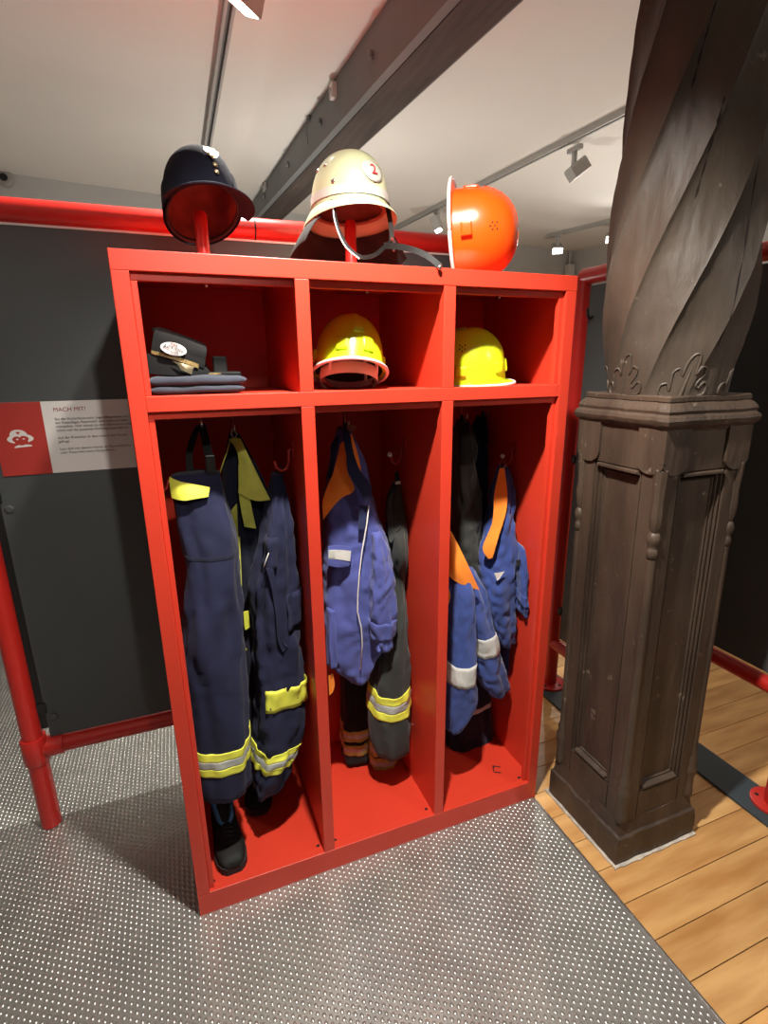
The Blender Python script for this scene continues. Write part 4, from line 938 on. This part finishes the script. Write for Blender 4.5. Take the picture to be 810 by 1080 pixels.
# -- modern hard helmets
def hard_helmet(name, loc, rotm_, label, m, rim, harness=True, ridge=True, s=1.0):
    r = empty(name, loc, label=label, cat='helmet')
    r.rotation_euler = rotm_.to_euler()
    rx, rf, rb, h = 0.106 * s, 0.128 * s, 0.128 * s, 0.148 * s
    dm = (rx, rf, rb, h)
    rows = dome_rows(rx, rf, rb, h, p=0.80); rows.append((rx * 1.015, rf * 1.015, rb * 1.015, -0.022))
    two_wall('shell', rows, 0.004, m, r, 'inner_dark' if harness else m)
    brim('brim', rx * 1.015, rf * 1.015, rb * 1.015, -0.022, lambda t: 0.008 + 0.024 * max(0, -math.sin(t)) ** 2, lambda t: 0.006, m, r, th=0.003)
    zz = lambda t: -0.030
    rim_tube('rim', rx * 1.015 + 0.008, rf * 1.015 + 0.028, rb * 1.015 + 0.008, zz, 0.0052, rim, r)
    if ridge:
        for th_ in (-PI / 2, PI / 2): dome_patch('ridge', dm, th_ - 0.16, th_ + 0.16, 0.02, 1.2, 0.003, m, r)
    for th_ in (0, PI):
        dome_patch('ear_slot', dm, th_ - 0.13, th_ + 0.13, 1.40, 1.57, 0.009, m, r, thick=0.010)
        o_, n_ = on_dome(*dm, th_, 0.95, 0.0012)
        for (da, dp) in ((0, 0), (.08, .05), (-.08, .05), (.0, .1), (.08, -.05), (-.08, -.05)):
            o_, n_ = on_dome(*dm, th_ + da, 0.95 + dp, 0.0006); mm = Matrix.Translation(o_) @ n_.to_track_quat('Z', 'Y').to_matrix().to_4x4()
            s_ = MB().lathe([(0.0026, 0), (0.0026, 0.0006)], (0, 0, 0), 8); s_.V = [tuple(mm @ Vector(v)) for v in s_.V]; s_.build('vent_hole', 'dark_hole', r, local=True)
    dome_patch('front_clip', dm, -PI / 2 + .12, -PI / 2 + .42, 1.30, 1.55, 0.005, m, r, thick=0.006)
    dome_patch('front_clip', dm, -PI / 2 - .62, -PI / 2 - .32, 1.34, 1.55, 0.005, m, r, thick=0.006)
    if harness:
        hb = brim('head_band', rx - .016, rf - .018, rb - .016, -0.022, lambda t: 0.001, lambda t: 0.032, 'rim_white', r, th=0.001)
        for a in (-2.5, -0.64, 0.64, 2.5):
            c, s_ = math.cos(a), math.sin(a)
            MB().tube([((rx - .016) * c, (rf - .018) * s_, -.04), ((rx - .014) * c, (rf - .016) * s_, 0.02), ((rx - .03) * c, (rf - .03) * s_, .08)], 0.005, 6).build('harness_strap', 'rim_white', hb, True, True)
        strap('chin_strap', [((rx - .014), 0.02, -.03), (rx - .03, 0.01, -.055), (0.02, 0.05, -.062), (-.03, .055, -.06), (-rx + .03, 0.02, -.05), (-rx + .014, 0.02, -.03)], 0.016, 'lining_tan', hb, side=Vector((0, 0.2, 1)))
    return r
def frame(front, up):
    """rotation whose local -y looks along 'front' and local z along 'up'"""
    z = Vector(up).normalized(); f = Vector(front); f = (f - z * f.dot(z)).normalized(); y = -f; x = y.cross(z)
    return Matrix(((x.x, y.x, z.x), (x.y, y.y, z.y), (x.z, y.z, z.z)))
# orange helmet lying on its side on the locker top
pc = at(484, 237, 1, 0.16)
hard_helmet('safety_helmet', (pc[0] + 0.030, 0.17, H + 0.116), frame((0.10, -0.1, 1), (0.79, -0.61, 0.08)), 'glossy orange safety helmet with white rim lying on its side on the locker', 'orange_plastic', 'rim_white', False)
# yellow helmet, tipped back, middle bay
pc = at(370, 376, 1, 0.17)
hard_helmet('safety_helmet', (pc[0], 0.19, pc[2] - 0.022), frame((-0.05, -1, 0.36), (0.14, 0.30, 1)), 'bright yellow helmet tipped back to show its harness in the middle compartment', 'yellow_plastic', 'rim_white', True, s=0.93)
# yellow helmet, right bay
pc = at(498, 396, 1, 0.17)
hard_helmet('safety_helmet', (pc[0], 0.20, ZS1 + 0.034), frame((0.75, -0.65, 0.0), (-0.06, -0.06, 1)), 'lime yellow helmet sitting level in the right compartment', 'yellow_plastic', 'rim_white', False, s=0.93)

# -- folded cloth and black cap in the left compartment
fc = empty('folded_trousers', (0.17, 0.14, ZS1 - .003), label='folded navy cloth lying on the shelf under the black cap', cat='folded clothes')
def fold_layer(name, z0, z1, x0, x1, y0, y1, seed):
    n, m_ = 26, 40; V = []; F = []
    for i in range(m_ + 1):
        for k in range(n):
            t = 2 * PI * k / n; c, s = math.cos(t), math.sin(t)
            yy = (y0 + y1) / 2 + (y1 - y0) / 2 * math.copysign(abs(c) ** .45, c); x = x0 + (x1 - x0) * i / m_
            sag = 0.004 * noise.noise(Vector((x * 14 + seed, yy * 10, seed)))
            e = min(1, min(i, m_ - i) / 3.0) ** .5
            zz = (z0 + z1) / 2 + (z1 - z0) / 2 * math.copysign(abs(s) ** .5, s) * (0.35 + .65 * e) + sag
            V.append((x, yy + 0.004 * noise.noise(Vector((x * 20, seed, 0))), zz))
    for i in range(m_):
        for k in range(n): F.append((i * n + k, i * n + (k + 1) % n, (i + 1) * n + (k + 1) % n, (i + 1) * n + k))
    F.append(tuple(range(n))); F.append(tuple(m_ * n + k for k in reversed(range(n))))
    return mesh(name, V, F, 'folded', fc, True)
z = ZS1 + 0.001
fold_layer('fold', z, z + 0.020, 0.048, 0.262, 0.035, 0.26, 1.0); fold_layer('fold', z + 0.017, z + 0.042, 0.046, 0.268, 0.035, 0.26, 2.0)
zc = z + 0.042
kc = empty('uniform_cap', (0.14, 0.14, zc), label='black uniform cap with gold cord and oval patch on the folded cloth', cat='cap')
# crown: slanted slab with upright front; photo pixels give the front face
def pxface(name, poly, Y, thick, m, parent, inset=0.0):
    P = [Vector(at(a, b, 1, Y)) for a, b in poly]; n = len(P); Bk = [p + Vector((0, thick, 0)) for p in P]
    return mesh(name, P + Bk, [tuple(range(n)), tuple(range(2 * n - 1, n - 1, -1))] + [(i, (i + 1) % n, (i + 1) % n + n, i + n) for i in range(n)], m, parent)
kb = sheet('crown', [[(160, 349, .10), (166, 347, .16), (172, 348, .22)], [(163, 349, .085), (185, 355, .15), (210, 362, .22)], [(163, 351, .08), (188, 358, .075), (217, 369, .085)], [(161, 362, .076), (187, 371, .066), (216, 380, .076)], [(160, 371, .078), (186, 379, .066), (215, 388, .078)]], 'black_cloth', kc, 0.005)
sheet('cord_band', [[(160, 369.5, .074), (186, 376, .062), (209.5, 384, .070)], [(160, 373, .074), (185, 380, .061), (209, 388.5, .070)]], 'gold_braid', kc, 0.003)
sheet('cap_band', [[(155, 373, .082), (186, 380, .072), (217, 388, .085)], [(155, 384, .08), (186, 390, .07), (222, 394, .085)], [(156, 394, .08), (188, 396, .07), (226, 396, .09)]], 'black_cloth', kc, 0.006)
sheet('cap_back', [[(172, 348, .22), (210, 362, .22)], [(165, 375, .235), (216, 380, .235)], [(162, 394, .235), (222, 396, .235)]], 'black_cloth', kc, 0.004)
sheet('wing_badge', [[(182, 380.5, .056), (192, 383.5, .054), (205, 387, .058)], [(188, 385, .055), (196, 388, .053), (203, 390, .057)], [(191, 390, .055), (196, 392, .053), (202, 395, .057)]], 'gold', kc, 0.002)
ov = [(math.cos(a) * 14.2, math.sin(a) * 6.6) for a in [k * PI / 16 for k in range(32)]]
op = pxface('oval_patch', [(183 + a * .972 - b * .235, 368 + a * .235 + b * .972) for a, b in ov], 0.0515, 0.004, 'sign_white', kc)
for s_, px, py, sz, mm_ in (('FIRE', 183.5, 364.6, .0085, 'ink_red'), ('ACTION', 182.5, 369.2, .0115, 'ink'), ('NOW', 184, 373.2, .0075, 'ink')):
    o_ = Vector(at(px, py, 1, 0.0495)); e1 = (Vector(at(px + 5, py + 1.5, 1, 0.0495)) - o_).normalized(); e3 = Vector((0, -1, 0)); e2 = e3.cross(e1).normalized()
    text_obj('patch_text', s_, sz, mm_, op, Matrix(((e1.x, e2.x, e3.x, o_.x), (e1.y, e2.y, e3.y, o_.y), (e1.z, e2.z, e3.z, o_.z), (0, 0, 0, 1))), 'CENTER', 0.0004)
bl = empty('belt', (0.235, 0.12, zc), label='black belt end with dark buckle beside the black cap', cat='belt')
p0 = at(232, 385, 1, 0.14)
MB().box(p0[0] - .018, p0[0] + .018, 0.132, 0.146, zc - 0.002, p0[2] + .022, b=0.004).build('buckle', 'black_plastic', bl)
MB().box(p0[0] - .045, p0[0] + .045, 0.08, 0.20, zc - 0.002, zc + 0.008, b=0.003).build('strap', 'leather_black', bl)
MB().box(p0[0] - .045, p0[0] - .005, 0.078, 0.082, zc + 0.002, zc + 0.0055).build('clasp', 'gold_braid', bl)

# ------------------------------------------------------------------ the carved column
CX, CY = 1.460, -0.172
cl = empty('carved_column', (CX, CY, 0), label='dark carved wooden column with twisted shaft on a square panelled pedestal', cat='column')
def lean(p):
    return (p[0] - 0.0085 * p[2], p[1] + 0.0115 * p[2], p[2])
def cmesh(name, V, F, m='column', par=None, sharp=None, smooth=False):
    o = mesh(name, [lean(v) for v in V], F, m, par or cl, smooth)
    return autosmooth(o, sharp) if sharp else o
def cmb(mb, name, m='column', par=None, sharp=None): return cmesh(name, mb.V, mb.F, m, par, sharp)
def sq(prof, name, m='column', jit=0.0):
    V = []; F = []; sub = 14
    for h_, z in prof:
        for sdx in range(4):
            for k in range(sub):
                f = -1 + 2 * k / sub
                x, y = [(f, -1), (1, f), (-f, 1), (-1, -f)][sdx]
                j = jit * (noise.noise(Vector((x * 3, y * 3, z * 9))) + 0.6 * noise.noise(Vector((x * 11, y * 11, z * 25))))
                V.append((CX + x * (h_ + j), CY + y * (h_ + j), z + jit * 0.6 * noise.noise(Vector((x * 5 + 9, y * 5, z * 3)))))
    n = 4 * sub
    for i in range(len(prof) - 1):
        for k in range(n): F.append((i * n + k, i * n + (k + 1) % n, (i + 1) * n + (k + 1) % n, (i + 1) * n + k))
    F.append(tuple(range(n - 1, -1, -1))); F.append(tuple((len(prof) - 1) * n + k for k in range(n)))
    return cmesh(name, V, F, m, sharp=26)
sq([(0.171, 0.0), (0.173, 0.04), (0.172, 0.08), (0.171, 0.108), (0.164, 0.114), (0.160, 0.128), (0.157, 0.15), (0.156, 0.16)], 'plinth', jit=0.006)
sq([(0.136, 0.15), (0.136, 1.45)], 'core', jit=0.002)
sq([(0.157, 1.428), (0.160, 1.434), (0.168, 1.440), (0.174, 1.448), (0.176, 1.458), (0.173, 1.467), (0.168, 1.471), (0.166, 1.474), (0.168, 1.482), (0.165, 1.490), (0.158, 1.499), (0.152, 1.504), (0.154, 1.507), (0.154, 1.517), (0.150, 1.521)], 'cornice', jit=0.003)
def face_frame(k):
    a = k * PI / 2; ux, uy = math.cos(a), math.sin(a); nx, ny = math.sin(a), -math.cos(a)   # k=0: front (-y)
    def P(u, d, z): return (CX + ux * u + nx * (0.136 + d), CY + uy * u + ny * (0.136 + d), z)
    def bar(name, u0, u1, z0, z1, d0, d1, ch=0.004, par=cl):
        V = [P(u0, d0, z0), P(u1, d0, z0), P(u1, d0, z1), P(u0, d0, z1), P(u0 + ch, d1, z0 + ch), P(u1 - ch, d1, z0 + ch), P(u1 - ch, d1, z1 - ch), P(u0 + ch, d1, z1 - ch)]
        return cmesh(name, V, [(0, 1, 2, 3), (7, 6, 5, 4), (0, 4, 5, 1), (1, 5, 6, 2), (2, 6, 7, 3), (3, 7, 4, 0)], 'column', par)
    Z0, Z1, ZA, ZE = 0.155, 1.435, 0.255, 1.315
    bar('stile', -0.147, -0.088, Z0, Z1, -.002, .0195); bar('stile', 0.088, 0.147, Z0, Z1, -.002, .0195)
    bar('rail', -0.090, 0.090, ZE, Z1, -.002, .019, .002); bar('rail', -0.090, 0.090, Z0, ZA, -.002, .019, .002)
    for (i, d, w_) in ((0.0, .0155, .009), (0.009, .0095, .011), (0.020, .0045, .009)):      # stepped frame in the opening
        u = 0.088 - i; z0, z1 = ZA + i, ZE - i
        bar('moulding', -u, -u + w_, z0, z1, -.002, d, .003); bar('moulding', u - w_, u, z0, z1, -.002, d, .003)
        bar('moulding', -u, u, z1 - w_, z1, -.002, d + .001, .003); bar('moulding', -u, u, z0, z0 + w_, -.002, d + .001, .003)
    bar('sill', -0.078, 0.078, ZA, ZA + .022, -.002, .021, .008); bar('lintel', -0.086, 0.086, ZE - .020, ZE + .004, -.002, .026, .009)
for k in range(4): face_frame(k)
for sx in (-1, 1):
    for sy in (-1, 1):
        c = (CX + sx * 0.146, CY + sy * 0.146, 0)
        k_ = 0.78
        def lat(name, prof, nn_=12, sh=50): return cmb(MB().lathe([(r_ * k_, z_) for r_, z_ in prof], c, nn_), name, sharp=sh)
        lat('colonette', [(0.020, 0.155), (0.026, 0.16), (0.026, 0.185), (0.024, 0.192), (0.023, 0.235), (0.026, 0.25), (0.030, 0.262), (0.030, 0.280), (0.024, 0.292), (0.024, 0.30), (0.026, 0.312), (0.019, 0.33), (0.0185, 0.345), (0.018, 0.5), (0.0175, 1.0), (0.017, 1.07)])
        lat('pendant_bead', [(0.010, 1.07), (0.018, 1.075), (0.022, 1.088), (0.018, 1.102), (0.015, 1.106), (0.021, 1.115), (0.025, 1.13), (0.020, 1.145), (0.015, 1.15)], sh=60)
        lat('carved_drop', [(0.012, 1.148), (0.020, 1.165), (0.024, 1.20), (0.021, 1.24), (0.024, 1.29), (0.026, 1.325), (0.02, 1.335)], 8, 25)
        d = 0.046
        poly = [(-d, 1.436), (-d, 1.345)] + [(d * math.cos(PI + a * PI / 10), 1.345 + 0.034 * math.sin(PI + a * PI / 10)) for a in range(1, 10)] + [(d, 1.345), (d, 1.436)]
        for (u, nrm, o3) in (((1, 0, 0), (0, sy, 0), (CX + sx * 0.118, CY + sy * 0.150, 0)), ((0, 1, 0), (sx, 0, 0), (CX + sx * 0.150, CY + sy * 0.118, 0))):
            cmb(MB().prism(poly, o3, u, (0, 0, 1), nrm, 0.0135), 'shield_block')
V = []; F = []
for z_ in (0.0005, 0.006):
    for k in range(80):
        f = (k % 20) / 10 - 1; x, y = [(f, -1), (1, f), (-f, 1), (-1, -f)][k // 20]; h_ = 0.182 + 0.006 * noise.noise(Vector((x * 6, y * 6, 1)))
        V.append((CX + x * h_, CY + y * h_, z_))
F = [tuple(range(79, -1, -1)), tuple(range(80, 160))] + [(k, (k + 1) % 80, 80 + (k + 1) % 80, 80 + k) for k in range(80)]
cmesh('mortar_joint', V, F, 'caulk')
# twisted shaft
ZS = 1.517
def shaft_r(z): return float(np.interp(z, [1.517, 1.56, 1.64, 1.74, 1.84, 1.95, 2.1, 2.3, 2.5, 2.76], [.155, .163, .178, .191, .197, .193, .183, .172, .167, .170]))
TW, NR = 2.1, 9
def shaft_pt(th, z, off=0.0):
    a = NR * (th - TW * (z - ZS)) / 2
    u = (a / PI) % 1.0            # 0..1 between two ridges, skewed so that each facet is a blade
    u = u ** 0.75
    f = 1 - 0.085 * math.sin(PI * u) ** 0.8 * min(1, 0.2 + (z - ZS) * 5)
    rr = shaft_r(z) * f + 0.004 * noise.noise(Vector((math.cos(th) * 3, math.sin(th) * 3, z * 4))) + 0.0015 * noise.noise(Vector((math.cos(th) * 14, math.sin(th) * 14, z * 9))) + off
    return (CX + rr * math.cos(th), CY + rr * math.sin(th), z)
n, m_ = 22 * NR, 90; V = []; F = []
for i in range(m_ + 1):
    z = ZS + (ZC - ZS) * i / m_
    for k in range(n): V.append(shaft_pt(2 * PI * k / n + TW * (z - ZS) + 1e-5, z))
for i in range(m_):
    for k in range(n): F.append((i * n + k, i * n + (k + 1) % n, (i + 1) * n + (k + 1) % n, (i + 1) * n + k))
F.append(tuple(range(n))); F.append(tuple(m_ * n + k for k in range(n)))
sf = cmesh('twisted_shaft', V, F, 'shaft', sharp=24)
# drying cracks and carved leaves round the foot
for th0, z0, z1, tw in ((-1.75, 1.62, 2.15, 0.7), (-2.35, 1.98, 2.2, 1.1), (-2.55, 2.22, 2.42, 1.2), (-1.0, 1.9, 2.3, 0.5)):
    N_ = 18
    cmb(MB().tube([shaft_pt(th0 + tw * (z - z0) + 0.02 * noise.noise(Vector((z * 14, th0, 0))), z, -0.0012) for z in np.linspace(z0, z1, N_)], [0.0005] + [0.0022 + 0.001 * math.sin(q_ * 1.7) for q_ in range(N_ - 2)] + [0.0005], 6), 'crack', 'dark_hole', sf)
lobes = [(-.15, 0.0), (-.19, .012), (-.19, .04), (-.14, .045), (-.11, .02), (-.12, .055), (-.13, .085), (-.09, .10), (-.05, .075), (-.05, .11), (-.03, .145), (.01, .15), (.03, .125), (.045, .08), (.07, .105), (.115, .10), (.125, .075), (.09, .045), (.12, .03), (.15, .05), (.19, .04), (.2, .012), (.15, 0.0)]
def crom(P, s_=4):
    out = []
    for i in range(len(P) - 1):
        p0, p1, p2, p3 = [np.array(P[min(max(i + d_, 0), len(P) - 1)]) for d_ in (-1, 0, 1, 2)]
        for f in np.linspace(0, 1, s_, endpoint=False): out.append(0.5 * ((2 * p1) + (p2 - p0) * f + (2 * p0 - 5 * p1 + 4 * p2 - p3) * f * f + (3 * p1 - p0 - 3 * p2 + p3) * f ** 3))
    return out + [np.array(P[-1])]
for k in range(6):
    th0 = -PI / 2 - 0.62 + k * PI / 3
    cmb(MB().tube([shaft_pt(th0 + a * 1.9 + 1.2 * b, ZS + 0.002 + b * 0.72, 0.0) for a, b in crom(lobes)], 0.0034, 6), 'carved_leaf', 'shaft', sf, 60)
    cmb(MB().tube([shaft_pt(th0 + 1.2 * b, ZS + 0.002 + b * .75, 0.0) for b in np.linspace(0, .10, 6)], [.004, .004, .0035, .003, .002, .001], 6), 'leaf_vein', 'shaft', sf, 60)
for o in bpy.data.objects:
    if '_w' in o.keys(): del o['_w']
